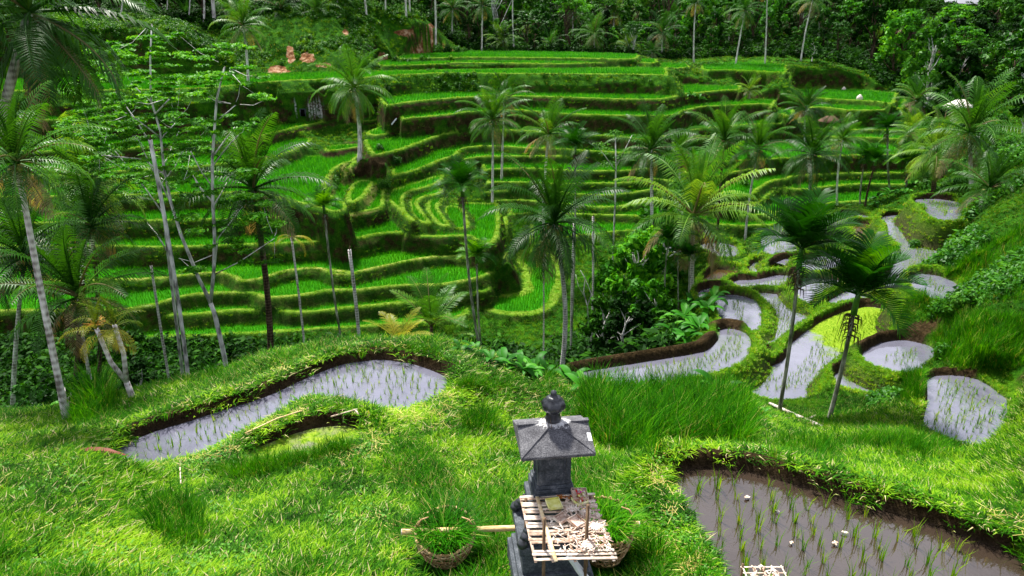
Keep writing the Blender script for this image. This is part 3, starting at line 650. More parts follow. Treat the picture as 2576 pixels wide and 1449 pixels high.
def hits(px, py, dmin=3.5, dmax=250, n=900):
    px = np.asarray(px, float); py = np.asarray(py, float); t = np.tan(PITCH + np.arctan((py - PH / 2) / FPX))
    ds = np.exp(np.linspace(math.log(dmin), math.log(dmax), n)); best = np.full(len(px), np.nan)
    for d in ds:
        m = np.isnan(best)
        if not m.any(): break
        h = d * t[m]; x = (px[m] - PW / 2) / FPX * (d * CP + h * SP)
        ok = (height(x, np.full(len(x), d)) >= CAMZ - h); idx = np.where(m)[0][ok]; best[idx] = d
    best = np.where(np.isnan(best), dmax, best); h = best * t
    x = (px - PW / 2) / FPX * (best * CP + h * SP)
    return np.stack([x, best, height(x, best)], 1)
def in_poly_px(poly, n, r=rng):
    P = np.array(poly, float); lo, hi = P.min(0), P.max(0); out = []
    while len(out) < n:
        q = lo + r.rand(n * 2, 2) * (hi - lo); s_ = sdist(q[:, 0], q[:, 1], P) > 0; out += list(q[s_])
    return np.array(out[:n])
# ------------------------------------------------------------------ grass, rice
M['grass'] = leaf_mat('grass_blades', (.008, .06, .004), (.035, .21, .007), (.12, .36, .015), .9, .5, .15, .35, dry=(.5, .42, .16), dry_amt=.10)
M['lawn'] = leaf_mat('short_grass', (.006, .035, .003), (.042, .18, .007), (.23, .42, .04), 1.1, .6, .10, .22, dry=(.5, .45, .22), dry_amt=.11, lvw=.5, rnd=.5, patch=True)
M['tall'] = leaf_mat('tall_grass', (.008, .06, .004), (.035, .22, .007), (.13, .40, .012), 1.2, .45, .2, .4, dry=(.4, .42, .1), dry_amt=.05)
M['farg'] = leaf_mat('bank_grass', (.008, .04, .004), (.03, .15, .009), (.14, .32, .02), .5, .6, .2, .3, dry=(.3, .3, .08), dry_amt=.06, patch=True)
M['lipg'] = leaf_mat('bund_grass', (.05, .22, .01), (.17, .42, .03), (.42, .54, .09), .35, .6, .2, .3, dry=(.5, .45, .16), dry_amt=.10)
M['rice'] = leaf_mat('rice_leaves', (.012, .12, .002), (.035, .27, .004), (.10, .42, .008), .25, .5, .3, .4)
M['seed'] = leaf_mat('rice_seedlings', (.05, .2, .01), (.16, .34, .02), (.3, .42, .04), 1.5, .5, .3, .4)
def uvpts(n, d0, d1, u0=-1.05, u1=1.05):
    u = u0 + rng.rand(n) * (u1 - u0); d = np.exp(math.log(d0) + rng.rand(n) * (math.log(d1) - math.log(d0)))
    return u * d, d
CLEAR = [(at_d(1118, 1338, 6.2)[0], 6.0, .52), (at_d(1518, 1330, 6.4)[0], 6.2, .5), (at_d(1388, 1150, 5.78)[0], 5.78, .48)]
def slope_keep(x, y):
    k = (field(MUD, x, y) < .35) & ((field(NOG, x, y) < .4) | (rng.rand(len(x)) < .08))
    for cx, cy, cr in CLEAR: k &= (x - cx) ** 2 + (y - cy) ** 2 > cr * cr
    return k
# a) short foreground grass
pl = [proto('grass', blades(40, .12, .055, 1.5, .0062, i, .7, 1.0, 1.2), M['lawn']) for i in range(4)]
x, y = uvpts(58000, 3.6, 17.5); k = slope_keep(x, y); x, y = x[k], y[k]; n = len(x)
s = .75 + .6 * rng.rand(n) + .035 * y
hz = (.55 + .8 * fnoise(x, y, 1.3, 2, 11)) * (1 - .45 * field(NEARP, x, y))
scatter('grass', pl, np.stack([x, y, height(x, y)], 1), s, rng.rand(n) * 6.3, M['lawn'], 'short green grass with straw coloured bits on the near slope', 'grass', zs=s * hz)
# b) longer grass in patches of the foreground
pm = [proto('long_grass', blades(34, .12, .17, .9, .006, 20 + i, .5), M['grass']) for i in range(4)]
x, y = uvpts(30000, 4.2, 19.0); k = slope_keep(x, y)
dn = fnoise(x, y, 1.7, 3, 21); k &= (dn > .60) | ((y > 12.5) & (dn > .46)); k &= (field(NEARP, x, y) < .25) | (rng.rand(len(x)) < .12); x, y = x[k], y[k]; n = len(x)
s = .6 + .55 * rng.rand(n)
scatter('long_grass', pm, np.stack([x, y, height(x, y)], 1), s, rng.rand(n) * 6.3, M['grass'], 'longer deep green grass in patches on the near slope and banks', 'grass')
# c) tall grass stands
pt = [proto('tall_grass', blades(26, .13, .62, .55, .0075, 40 + i, .35, 1.0, .5), M['tall']) for i in range(4)]
TALL = [([(1455,1100),(1460,990),(1520,960),(1600,945),(1760,955),(1880,990),(1905,1080),(1890,1150),(1750,1130),(1600,1165),(1520,1150)], 1500, 1.05),
        ([(1290,925),(1340,900),(1420,905),(1440,960),(1380,975)], 220, .8), ([(1150,1110),(1160,1050),(1240,1040),(1265,1080),(1230,1115)], 150, .62),
        ([(600,1170),(760,1140),(900,1100),(900,1150),(740,1200),(600,1230),(500,1190)], 420, .5), ([(1900,1150),(1960,1100),(2100,1110),(2200,1100),(2420,1110),(2420,1180),(2300,1180),(2150,1150),(2060,1190)], 800, .62),
        ([(340,1290),(430,1260),(520,1290),(520,1400),(430,1410),(350,1370)], 160, .62), ([(180,1090),(200,1010),(260,980),(300,1010),(290,1060)], 150, 1.3), ([(1130,975),(1180,950),(1300,960),(1330,1000),(1200,1010)], 260, .45),
        ([(150,1100),(230,1040),(330,1000),(460,960),(560,940),(600,920),(600,935),(500,975),(400,1000),(230,1085)], 260, .6),
        ([(660,905),(760,878),(900,866),(1100,872),(1180,900),(1120,900),(1000,878),(820,880),(700,905)], 220, .42),
        ([(1440,1440),(1440,1330),(1620,1330),(1700,1440)], 60, .6), ([(2260,930),(2330,930),(2340,1010),(2260,1020)], 200, .75), ([(470,960),(560,920),(560,965)], 80, 1.0), ([(2300,800),(2420,780),(2600,800),(2600,930),(2400,940),(2300,880)], 700, .8), ([(2230,790),(2330,700),(2560,640),(2600,760),(2400,780),(2280,830)], 600, .6), ([(2400,560),(2600,520),(2600,700),(2420,720),(2380,640)], 300, .9),
        ([(860,1010),(900,1000),(930,1020),(900,1040),(780,1010),(700,1050),(640,1080),(650,1060)], 160, .45)]
pp, ss = [], []
for poly, n, sc_ in TALL:
    q = in_poly_px(poly, n); e_ = sdist(q[:, 0], q[:, 1], np.array(poly, float)); pp.append(hits(q[:, 0], q[:, 1], 4, 30)); ss.append(sc_ * (.5 + .75 * rng.rand(n)) * (.35 + .65 * np.clip(e_ / 26, 0, 1)))
pp = np.concatenate(pp); ss = np.concatenate(ss)
k = (field(MUD, pp[:, 0], pp[:, 1]) < .3) & (field(NOG, pp[:, 0], pp[:, 1]) < .3); pp, ss = pp[k], ss[k]; n = len(pp)
scatter('tall_grass', pt, pp, ss, rng.rand(n) * 6.3, M['tall'], 'tall upright green grass standing thick on the banks', 'grass')
# d) grass on the banks and risers of the middle and far ground
pf = [proto('bank_grass', blades(30, .3, .2, 1.0, .02, 60 + i, .5), M['farg']) for i in range(4)]
x, y = uvpts(125000, 16.5, 128, -.82, .82)
k = (field(NOG, x, y) < .3) & (field(RICE, x, y) < .3) & (field(MUD, x, y) < .3) & (field(SAND, x, y) < .3) & (field(WHITE, x, y) < .3)
k &= ~((field(SOIL, x, y) > .4) & (fnoise(x, y, 3.5, 2, 41) < .47)) & (field(LIP, x, y) < .5); x, y = x[k], y[k]; n = len(x)
s = np.clip(y / 60, .45, 1.5) * (.4 + .5 * rng.rand(n)) * (.6 + .6 * fnoise(x, y, 4, 2, 31))
scatter('bank_grass', pf, np.stack([x, y, height(x, y)], 1), s, rng.rand(n) * 6.3, M['farg'], 'rough grass on the banks and walls between the terraces', 'grass')
pf = [proto('bund_grass', blades(30, .22, .12, 1.0, .016, 80 + i, .5), M['lipg']) for i in range(3)]
x, y = uvpts(150000, 16.5, 128, -.82, .82)
k = (field(LIP, x, y) > .5) & (field(NOG, x, y) < .3); x, y = x[k], y[k]; n = len(x)
s = np.clip(y / 60, .45, 1.3) * (.35 + .35 * rng.rand(n)) * (1 + 1.3 * (field(NEARP, x, y) > .2) * rng.rand(n))
scatter('bund_grass', pf, np.stack([x, y, height(x, y)], 1), s, rng.rand(n) * 6.3, M['lipg'], 'pale yellow green grass along the terrace edges', 'grass')
# e) rice in rows on the terraces
pr = [proto('rice', blades(9, .06, .36, .35, .011, 100 + i, .25, 1.0, .3), M['rice']) for i in range(4)]
X_, Y_ = [], []
for (d0, d1, sp) in ((40, 62, .20), (62, 80, .25), (80, 130, .34)):
    gx, gy = np.meshgrid(np.arange(-70, 70, sp), np.arange(d0, d1, sp * 1.5))
    gx = gx.ravel(); gy = gy.ravel(); k = np.abs(gx / gy) < .8; gx, gy = gx[k], gy[k]
    a = .25 * np.sin(gy * .12) ; X_.append(gx + rng.randn(len(gx)) * .03 + a * gy * .05); Y_.append(gy + rng.randn(len(gy)) * .03)
x, y = np.concatenate(X_), np.concatenate(Y_)
k = (field(RICE, x, y) > .6) & (field(MUD, x, y) < .2); x, y = x[k], y[k]; n = len(x)
s = np.clip(y / 60, .75, 1.7) * (.8 + .35 * rng.rand(n)); print('rice', n)
scatter('rice', pr, np.stack([x, y, height(x, y)], 1), s, rng.rand(n) * 6.3, M['rice'], 'bright green young rice growing in rows on the hillside terraces', 'rice', zs=np.minimum(s, 1.0))
# f) seedlings in the flooded fields
ps = [proto('rice_seedlings', blades(7, .02, .15, .5, .005, 120 + i, .4), M['seed']) for i in range(4)]
X_, Y_, S_ = [], [], []
for p in PATCH:
    if p['kind'] != 'pond' or p['n'] in (2, 21, 26): continue
    P = p['P']; lo, hi = P.min(0), P.max(0); nr = p['n'] < 2; sp = .20 if nr else .23
    gx, gy = np.meshgrid(np.arange(lo[0], hi[0], sp * .85), np.arange(lo[1], hi[1], sp)); gx = gx.ravel(); gy = gy.ravel()
    gx = gx + rng.randn(len(gx)) * .03; gy = gy + rng.randn(len(gy)) * .035
    k = (sdist(gx, gy, P) > .12) & (rng.rand(len(gx)) < (.93 if p['n'] != 1 else .2)); X_.append(gx[k]); Y_.append(gy[k]); S_.append(np.full(k.sum(), 1.0 if nr else 1.35)); p['zw'] = CAMZ - p['h'] - .03
    S_[-1] = np.stack([S_[-1], np.full(k.sum(), p['zw'])], 1)
x, y, S_ = np.concatenate(X_), np.concatenate(Y_), np.concatenate(S_); n = len(x); print('seedlings', n)
scatter('rice_seedlings', ps, np.stack([x, y, S_[:, 1]], 1), S_[:, 0] * (.7 + .6 * rng.rand(n)), rng.rand(n) * 6.3, M['seed'], 'thin rice seedlings in rows in the water of the flooded fields', 'rice seedlings')
# the brown field in front: few enough to count
sd_pr = [blades(11, .03, .26, .4, .0055, 140 + i, .35).obj('rice_seedling', M['seed'], do_link=False) for i in range(5)]
P = [p for p in PATCH if p['kind'] == 'pond' and p['n'] == 2][0]['P']; cnt = 0
for iy in range(14):
    for ix in range(30):
        gx = .75 + ix * .235 + .05 * iy + R.gauss(0, .018); gy = 4.9 + iy * .235 + R.gauss(0, .04)
        if sdist(np.array([gx]), np.array([gy]), P)[0] < .08 or abs(gx / gy) > .86 or R.random() < .08: continue
        o = sd_pr[cnt % 5] if cnt < 5 else sd_pr[cnt % 5].copy()
        link(o); o.location = (gx, gy, CAMZ - 6.04); o.rotation_euler = (0, 0, R.random() * 6); o.scale = [R.uniform(.7, 1.2)] * 3
        set_props(o, 'small green tuft of rice standing in the brown muddy water', 'rice seedling', 'rice seedlings in the muddy field'); cnt += 1
print('front seedlings', cnt)

# small broad-leaved weeds and dead straw in the turf
wd = GB(); _r = np.random.RandomState(5)
for k in range(16):
    a = _r.rand() * 6.3; rr = .07 * _r.rand() ** .5; z_ = .02 + .05 * _r.rand(); c0 = np.array([rr * math.cos(a), rr * math.sin(a), z_]); d0 = np.array([math.cos(a), math.sin(a), .3]) * .022; s0 = np.array([-math.sin(a), math.cos(a), 0]) * .012
    wd.add([c0, c0 + d0 * .5 - s0, c0 + d0, c0 + d0 * .5 + s0], [(0, 1, 2, 3)], None, _r.rand())
M['weed'] = leaf_mat('small_weeds', (.02, .11, .01), (.06, .24, .02), (.14, .36, .05), 2.0, .5, .3, .3)
x, y = uvpts(9000, 3.8, 15); k = slope_keep(x, y) & (fnoise(x, y, .9, 2, 81) > .55); x, y = x[k], y[k]; n = len(x)
scatter('weeds', [proto('weeds', wd, M['weed'])], np.stack([x, y, height(x, y) + .02], 1), .7 + .8 * rng.rand(n), rng.rand(n) * 6.3, M['weed'], 'small broad leafed weeds dotted through the near turf', 'weeds')
stb = GB()
for k in range(7):
    a = _r.rand() * 6.3; c0 = np.array([.12 * _r.randn(), .12 * _r.randn(), .03 + .04 * _r.rand()]); d0 = np.array([math.cos(a), math.sin(a), .25 * _r.randn()]) * (.03 + .05 * _r.rand()); s0 = np.array([-math.sin(a), math.cos(a), 0]) * .0028
    stb.add([c0 - d0 - s0, c0 - d0 + s0, c0 + d0 + s0, c0 + d0 - s0], [(0, 1, 2, 3)], None, _r.rand())
M['straw'] = leaf_mat('straw', (.3, .24, .2), (.55, .48, .5), (.8, .74, .9), 2.0, .7, .2, .2)
x, y = uvpts(7000, 3.8, 16); k = slope_keep(x, y) & (fnoise(x, y, 1.6, 2, 83) > .5); x, y = x[k], y[k]; n = len(x)
scatter('straw', [proto('straw', stb, M['straw'])], np.stack([x, y, height(x, y) + .01], 1), .7 + .6 * rng.rand(n), rng.rand(n) * 6.3, M['straw'], 'dead straw coloured blades lying in the near turf', 'straw')
# ------------------------------------------------------------------ plants: builders
M['frond'] = leaf_mat('coconut_fronds', (.008, .05, .012), (.045, .18, .03), (.22, .40, .12), .5, .42, .5, .4, dry=(.26, .2, .1), dry_amt=.06)
M['frond_far'] = leaf_mat('far_fronds', (.010, .06, .02), (.04, .17, .05), (.17, .32, .14), .3, .5, .4, .35, dry=(.25, .22, .1), dry_amt=.08)
M['frond_yel'] = leaf_mat('yellowing_fronds', (.03, .10, .01), (.11, .20, .03), (.36, .34, .10), .5, .4, .4, .35)
M['areca'] = leaf_mat('areca_fronds', (.003, .03, .003), (.014, .11, .005), (.12, .36, .014), 1.2, .42, .25, .35, dry=(.4, .42, .03), dry_amt=.05)
M['broad'] = leaf_mat('broad_leaves', (.010, .08, .01), (.03, .19, .02), (.09, .32, .06), 1.0, .5, .3, .3)
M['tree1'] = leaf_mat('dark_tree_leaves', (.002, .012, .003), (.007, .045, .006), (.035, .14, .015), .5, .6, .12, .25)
M['tree2'] = leaf_mat('mid_tree_leaves', (.006, .05, .005), (.025, .14, .010), (.08, .26, .025), .5, .5, .35, .3)
M['tree3'] = leaf_mat('feathery_leaves', (.015, .10, .01), (.05, .26, .02), (.15, .44, .05), .6, .5, .3, .4)
M['bushl'] = leaf_mat('bush_leaves', (.02, .09, .02), (.06, .22, .04), (.14, .34, .07), 1.5, .5, .3, .3)
def bark(name, a, b, c, rings=14.0, vs=1.0):
    t = NT(name); P = t.pos((1, 1, .25)); n1 = t.noise(6, 5, .65, P); w = t.n('ShaderNodeTexWave'); w.bands_direction = 'Z'
    w.inputs['Scale'].default_value = rings * .16; w.inputs['Distortion'].default_value = 2.5; w.inputs['Detail'].default_value = 2; t.l(t.pos(), w.inputs['Vector'])
    f = t.math('ADD', t.math('MULTIPLY', n1, .88), t.math('MULTIPLY', w.outputs['Fac'], .12))
    col = t.ramp(f, (.36, a), (.5, b), (.66, c)); t.bsdf(col, .85, .15, t.bump(f, .6, .03)); return t.m
M['trunk'] = bark('pale_palm_bark', (.2, .17, .15), (.62, .58, .55), (.88, .85, .83))
M['trunk_dk'] = bark('brown_palm_bark', (.02, .014, .009), (.08, .05, .03), (.2, .15, .1))
M['trunk_gr'] = bark('grey_tree_bark', (.2, .19, .18), (.66, .64, .62), (.9, .88, .87), 3)
M['ring'] = bark('ringed_areca_bark', (.05, .06, .03), (.22, .24, .16), (.6, .6, .52), 60)
t = NT('green_crownshaft'); t.bsdf(t.ramp(t.noise(5, 3, .5, t.objc()), (.3, (.03, .12, .01)), (.7, (.10, .26, .03))), .35, .4); M['shaft'] = t.m
t = NT('coconut_husk'); t.bsdf(t.ramp(t.noise(5, 3, .5, t.objc()), (.3, (.10, .12, .01)), (.7, (.32, .26, .04))), .45, .4); M['nut'] = t.m
t = NT('old_flower_stalks'); t.bsdf(t.ramp(t.noise(8, 4, .6, t.objc()), (.3, (.02, .012, .008)), (.7, (.15, .09, .05))), .8, .2); M['stalk'] = t.m
t = NT('orange_flower'); t.bsdf(t.ramp(t.noise(8, 4, .6, t.objc()), (.3, (.30, .12, .01)), (.7, (.75, .42, .06))), .6, .3); M['flower'] = t.m

def frond(g, az, e0, L, droop, n=26, ll=.55, lw=.028, vee=.5, hang=.6, base=(0, 0, 0), lv0=None, mi=0, rmi=0, r=R, comb=0.0, twist=0.0):
    """one feather leaf: an arching midrib and a row of leaflets each side"""
    K = 9; th = e0; p = np.array([0., 0., 0.]); pts = [p]; ths = [th]
    for i in range(K):
        th -= droop * (.35 + 1.3 * i / K) / K
        p = p + L / K * np.array([math.cos(th), 0, math.sin(th)]); pts.append(p); ths.append(th)
    pts = np.array(pts); ths = np.array(ths)
    ca, sa_ = math.cos(az), math.sin(az)
    Rm = np.array([[ca, -sa_, 0], [sa_, ca, 0], [0, 0, 1]])
    lv0 = r.random() if lv0 is None else lv0
    # midrib
    rad = L * .011 * np.linspace(1.6, .25, K + 1)
    gt = GB(); gt.tube(pts, rad, 3, lv=min(.95, lv0 + .3), mi=rmi, cap=False)
    t = np.linspace(.14, 1.0, n); ft = t * K; i0 = np.minimum(ft.astype(int), K - 1); f = (ft - i0)[:, None]
    P = pts[i0] * (1 - f) + pts[i0 + 1] * f; TH = ths[i0] * (1 - f[:, 0]) + ths[i0 + 1] * f[:, 0]
    T = np.stack([np.cos(TH), 0 * TH, np.sin(TH)], 1); N = np.stack([-np.sin(TH), 0 * TH, np.cos(TH)], 1)
    prof = ll * np.clip(np.sin(np.pi * (t * .86 + .10)) ** .6, .12, 1)
    for sgn in (-1, 1):
        S = np.array([0, sgn, 0.])
        jit = np.array([[r.gauss(0, .08)] for _ in range(n)]); lj = prof * np.array([r.uniform(.85, 1.1) for _ in range(n)])
        fw = (.45 + .9 * t ** 2)[:, None] + jit
        D = S[None] * 1.0 + T * fw + N * (vee + jit * .7); D /= np.linalg.norm(D, axis=1)[:, None]
        D2 = D + np.array([0, 0, -1.]) * hang * (1.3 + jit); D2 /= np.linalg.norm(D2, axis=1)[:, None]
        a = P; b = P + D * (lj * .5)[:, None]; c = b + D2 * (lj * .55)[:, None]
        Wv = T * lw; hw = Wv * 1.0
        V = np.stack([a - hw * .5, a + hw * .5, b + hw, b - hw, c], 1).reshape(-1, 3)
        i = np.arange(n)[:, None] * 5
        lv = np.repeat(np.clip(lv0 * .8 + np.array([r.uniform(0, .2) for _ in range(n)]) + (.2 if lv0 > .96 else 0), 0, 1), 5)
        gt.add(V, i + np.array([[0, 1, 2, 3]]), i + np.array([[3, 2, 4]]), lv, mi)
    m = np.eye(4); m[:3, :3] = Rm; m[:3, 3] = base
    g.merge(gt, m)
def coconut_crown(seed, nf=22, L=2.7, skirt=.3, spears=6, n=30, yel=.0, wind=0.0):
    r = random.Random(seed); g = GB(); ga = 2.39996
    for i in range(nf):
        k = i / nf
        e = 1.35 - 2.0 * k ** 1.0 - skirt * k + r.gauss(0, .1)        # young fronds upright, old ones hanging
        e = max(e, -1.35)
        az = i * ga + r.gauss(0, .15)
        l = L * (.75 + .35 * math.sin(math.pi * min(1, k + .25))) * r.uniform(.9, 1.08)
        dr = r.uniform(.9, 1.5) * (1.0 if k > .15 else .55)
        if e < -.6: dr *= .4
        frond(g, az, e, l, dr, n, ll=L * .25, lw=L * .0088, vee=.25 if k < .6 else .05, hang=.7 + .7 * k, base=(0, 0, -.15 * k), lv0=.99 if i >= nf - 2 - seed % 3 else r.uniform(.05, .75), r=r)
    for i in range(spears):
        frond(g, r.random() * 6.3, 1.45 - .08 * i, L * .8, .25, n, ll=L * .12, lw=L * .009, vee=1.2, hang=.0, lv0=.3, r=r)
    return g
def areca_crown(seed, nf=10, L=1.25, n=20):
    r = random.Random(seed); g = GB()
    for i in range(nf):
        k = i / nf; e = 1.35 - 1.15 * k + r.gauss(0, .06); az = i * 2.39996 + r.gauss(0, .2)
        frond(g, az, e, L * r.uniform(.9, 1.1), r.uniform(.9, 1.5) * (.5 + .6 * k), n, ll=L * .46, lw=L * .021, vee=.6, hang=.3, lv0=r.uniform(.1, .75) , r=r)
    frond(g, 0, 1.5, L * .8, .1, n, ll=L * .2, lw=L * .02, vee=1.4, hang=0, lv0=.5, r=r)
    return g
def leaf_cloud(g, c, rx, rz, n, s, seed, flat=.4, lvb=0.0):
    """leaf-sized faces through a clump's volume, thicker towards its skin"""
    r = np.random.RandomState(seed)
    d = r.randn(n, 3); d /= np.linalg.norm(d, axis=1)[:, None]; rad = (r.rand(n) ** .45)[:, None]
    rad *= (.8 + .4 * np.sin(d[:, :1] * 5 + seed) * np.cos(d[:, 1:2] * 4 + seed * 2))
    p = d * rad * np.array([rx, rx, rz]) + np.array(c)
    nrm = d * (1 - flat) + np.array([0, 0, 1.]) * flat + r.randn(n, 3) * .45; nrm /= np.linalg.norm(nrm, axis=1)[:, None]
    a = np.cross(nrm, r.randn(n, 3)); a /= np.linalg.norm(a, axis=1)[:, None]; b = np.cross(nrm, a)
    ss = (s * (.6 + .8 * r.rand(n)))[:, None]
    V = np.stack([p - a * ss, p - b * ss * .42 + nrm * ss * .1, p + a * ss, p + b * ss * .42 + nrm * ss * .1], 1)
    g.add(V.reshape(-1, 3), np.arange(n)[:, None] * 4 + np.arange(4)[None], None, np.repeat(np.clip(r.rand(n) * .9 + lvb, 0, 1), 4))
def limb(g, a, b, r0, r1, seed, bend=.12, lv=.5, seg=5, k=6):
    r = np.random.RandomState(seed); a = np.array(a, float); b = np.array(b, float); t = np.linspace(0, 1, k)[:, None]; L = np.linalg.norm(b - a)
    off = np.cumsum(r.randn(k, 3), 0); off -= off[0] + (off[-1] - off[0]) * t
    P = a * (1 - t) + b * t + off * L * bend * .35
    g.tube(P, np.linspace(r0, r1, k), seg, lv); return P
def broad_tree(seed, H=7.0, W=3.0, nc=13, nl=150, s=.3, style='round'):
    """trunk and crown of a leafy tree, as two collected meshes"""
    r = random.Random(seed); tr, cr = GB(), GB(); h0 = H * (.28 if style == 'round' else .5)
    top = (r.gauss(0, .25), r.gauss(0, .25), H * .8)
    P = limb(tr, (0, 0, -.4), top, H * .028, H * .008, seed)
    for i in range(nc):
        a = i * 2.4 + r.gauss(0, .3); k = (i + .5) / nc
        z = h0 + (H - h0) * (k if style == 'round' else .35 + .65 * k); ww = W * math.sin(math.pi * (.18 + .68 * k)) * r.uniform(.45, .95) if style == 'round' else W * r.uniform(.25, 1.0) * (1.1 - .5 * k)
        c = (ww * math.cos(a), ww * math.sin(a), z)
        limb(tr, P[min(5, 1 + int(k * 4))], c, H * .009, H * .003, seed + i, seg=4, k=4)
        rx = W * r.uniform(.28, .48); rz = rx * (r.uniform(.6, .9) if style == 'round' else .28)
        leaf_cloud(cr, c, rx, rz, int(nl * r.uniform(.7, 1.3)), s, seed * 31 + i, .35 if style == 'round' else .75, r.uniform(-.25, .25))
    return tr, cr
def broad_leaf(g, base, az, e0, L, W, droop, r, lv=None, split=0.0):
    K = 6; th = e0; p = np.zeros(3); pts = [p]; ths = [th]
    for i in range(K):
        th -= droop * (.3 + 1.2 * i / K) / K; p = p + L / K * np.array([math.cos(th), 0, math.sin(th)]); pts.append(p); ths.append(th)
    pts = np.array(pts); t = np.linspace(0, 1, K + 1); w = W * np.clip(np.sin(np.pi * (t * .93 + .07)) ** .55, .05, 1); w[0] = W * .06; w[1] *= .75
    N = np.stack([-np.sin(ths), 0 * t, np.cos(ths)], 1); V = []
    for i in range(K + 1):
        V += [pts[i] + np.array([0, -w[i], 0]) + N[i] * w[i] * .3, pts[i], pts[i] + np.array([0, w[i], 0]) + N[i] * w[i] * .3]
    q = []
    for i in range(K): q += [(i * 3, i * 3 + 1, i * 3 + 4, i * 3 + 3), (i * 3 + 1, i * 3 + 2, i * 3 + 5, i * 3 + 4)]
    V = np.array(V); c, s_ = math.cos(az), math.sin(az); V = V @ np.array([[c, s_, 0], [-s_, c, 0], [0, 0, 1]]) + np.array(base)
    g.add(V, q, None, r.random() if lv is None else lv)
def leafy_plant(seed, nl=9, L=.75, W=.17, stem=.35, e=1.0):
    """banana- or taro-like plant: stalks and a fan of wide leaves"""
    r = random.Random(seed); st, lf = GB(), GB()
    for i in range(nl):
        az = i * 2.4 + r.gauss(0, .3); e0 = e - .9 * (i / nl) + r.gauss(0, .1); h = stem * r.uniform(.4, 1.1)
        b = (math.cos(az) * .05 * L, math.sin(az) * .05 * L, h); st.tube([(0, 0, -.1), (b[0] * .3, b[1] * .3, h * .6), b], [.03 * L, .022 * L, .012 * L], 5)
        broad_leaf(lf, b, az, e0, L * r.uniform(.75, 1.15), W * r.uniform(.8, 1.15), r.uniform(.8, 1.7), r)
    return st, lf
# ------------------------------------------------------------------ plants: things
def empty(name, loc, label, cat, group=None, rz=0.0, scale=1.0):
    o = bpy.data.objects.new(name, None); link(o); o.location = loc; o.rotation_euler = (0, 0, rz); o.scale = (scale,) * 3; o.empty_display_size = .3
    return set_props(o, label, cat, group)
MESH = {}
def mesh_of(key, gb, mats):
    if key not in MESH: MESH[key] = gb().obj(key, mats, do_link=False).data if callable(gb) else gb.obj(key, mats, do_link=False).data
    return MESH[key]
def part(name, me, parent, loc=(0, 0, 0), rz=0.0, scale=1.0, rx=0.0):
    o = bpy.data.objects.new(name, me); link(o); o.parent = parent; o.location = loc; o.rotation_euler = (rx, 0, rz); o.scale = (scale,) * 3; return o
def trunk_mesh(base, top, r0, r1, seed, mats, bulge=1.35, bend=None, segs=12):
    g = GB(); r = random.Random(seed); a = np.array(base, float); b = np.array(top, float); k = 12; t = np.linspace(0, 1, k)[:, None]
    L = np.linalg.norm(b - a); bv = np.array(bend if bend is not None else (r.gauss(0, .02) * L, r.gauss(0, .02) * L, 0))
    P = a * (1 - t) + b * t + bv * np.sin(t * math.pi) ; rad = (r0 * (1 - t) + r1 * t)[:, 0]; rad[0] *= bulge; rad[1] *= 1 + (bulge - 1) * .3
    g.tube(P, rad, 8); return g
_cid = [0]
def foot(c, base, d):
    # follow the stem from the crown through the traced point down to the ground
    q = Vector(at_d(base[0], base[1], d)); dv = q - c; dv /= max(1e-6, -dv.z); k = 0
    p = c.copy()
    while k < 400 and p.z > ground(p.x, p.y) - .15: p += dv * .1; k += 1
    return p.x, p.y, p.z
CROWNS = [('coconut_crown_%d' % i, dict(seed=300 + i, nf=[26, 30, 24, 30, 26, 22][i], skirt=[.25, .6, .1, .45, .3, 0][i])) for i in range(6)]
def coconut_palm(cx, cy, d, rpx, label, base=None, variant=None, group=None, tw=None, mat='frond', trunkmat='trunk', nuts=True, n=26, cat='palm tree', bend=None, bd=None, rz=None):
    """crown centre (photo px), its distance, crown radius in px; base px gives where the trunk meets the ground"""
    _cid[0] += 1; i = _cid[0]
    c = Vector(at_d(cx, cy, d)); sc = rpx / FPX * d * 1.42 / 2.7
    if base is None: base = (cx, cy + 60)
    if not isinstance(base, tuple): base = (base, cy + 320 if d < 50 else cy + 140)
    bx, by, bz = foot(c, base, bd or d)
    v = variant if variant is not None else i % 6
    o = empty('coconut_palm', (bx, by, bz), label, cat, group)
    top = c - Vector((bx, by, bz)); tw = tw or 6
    r1 = tw / FPX * d / 2
    tm = trunk_mesh((0, 0, 0), top - Vector((0, 0, .1)), r1 * 1.15, r1 * .8, i, None, bend=bend)
    tm.obj('trunk', M[trunkmat], parent=o)
    key = CROWNS[v][0] + mat + str(n)
    me = mesh_of(key, lambda: coconut_crown(n=n, **CROWNS[v][1]), M[mat])
    part('crown', me, o, top, R.random() * 6.28 if rz is None else rz, sc, rx=R.uniform(-.16, .16))
    if nuts:
        def mk():
            g = GB(); r = random.Random(3)
            for k in range(11):
                a = r.random() * 6.3; g.lathe([(.0, -.13), (.09, -.07), (.12, .02), (.08, .11), (0, .14)], (.22 * math.cos(a), .22 * math.sin(a), -.25 - .25 * r.random()), 8)
            return g
        part('coconuts', mesh_of('coconuts', mk, M['nut']), o, top, R.random() * 6, sc)
    return o
ACROWNS = [('areca_crown_%d' % i, dict(seed=400 + i, nf=[14, 15, 13, 16][i])) for i in range(4)]
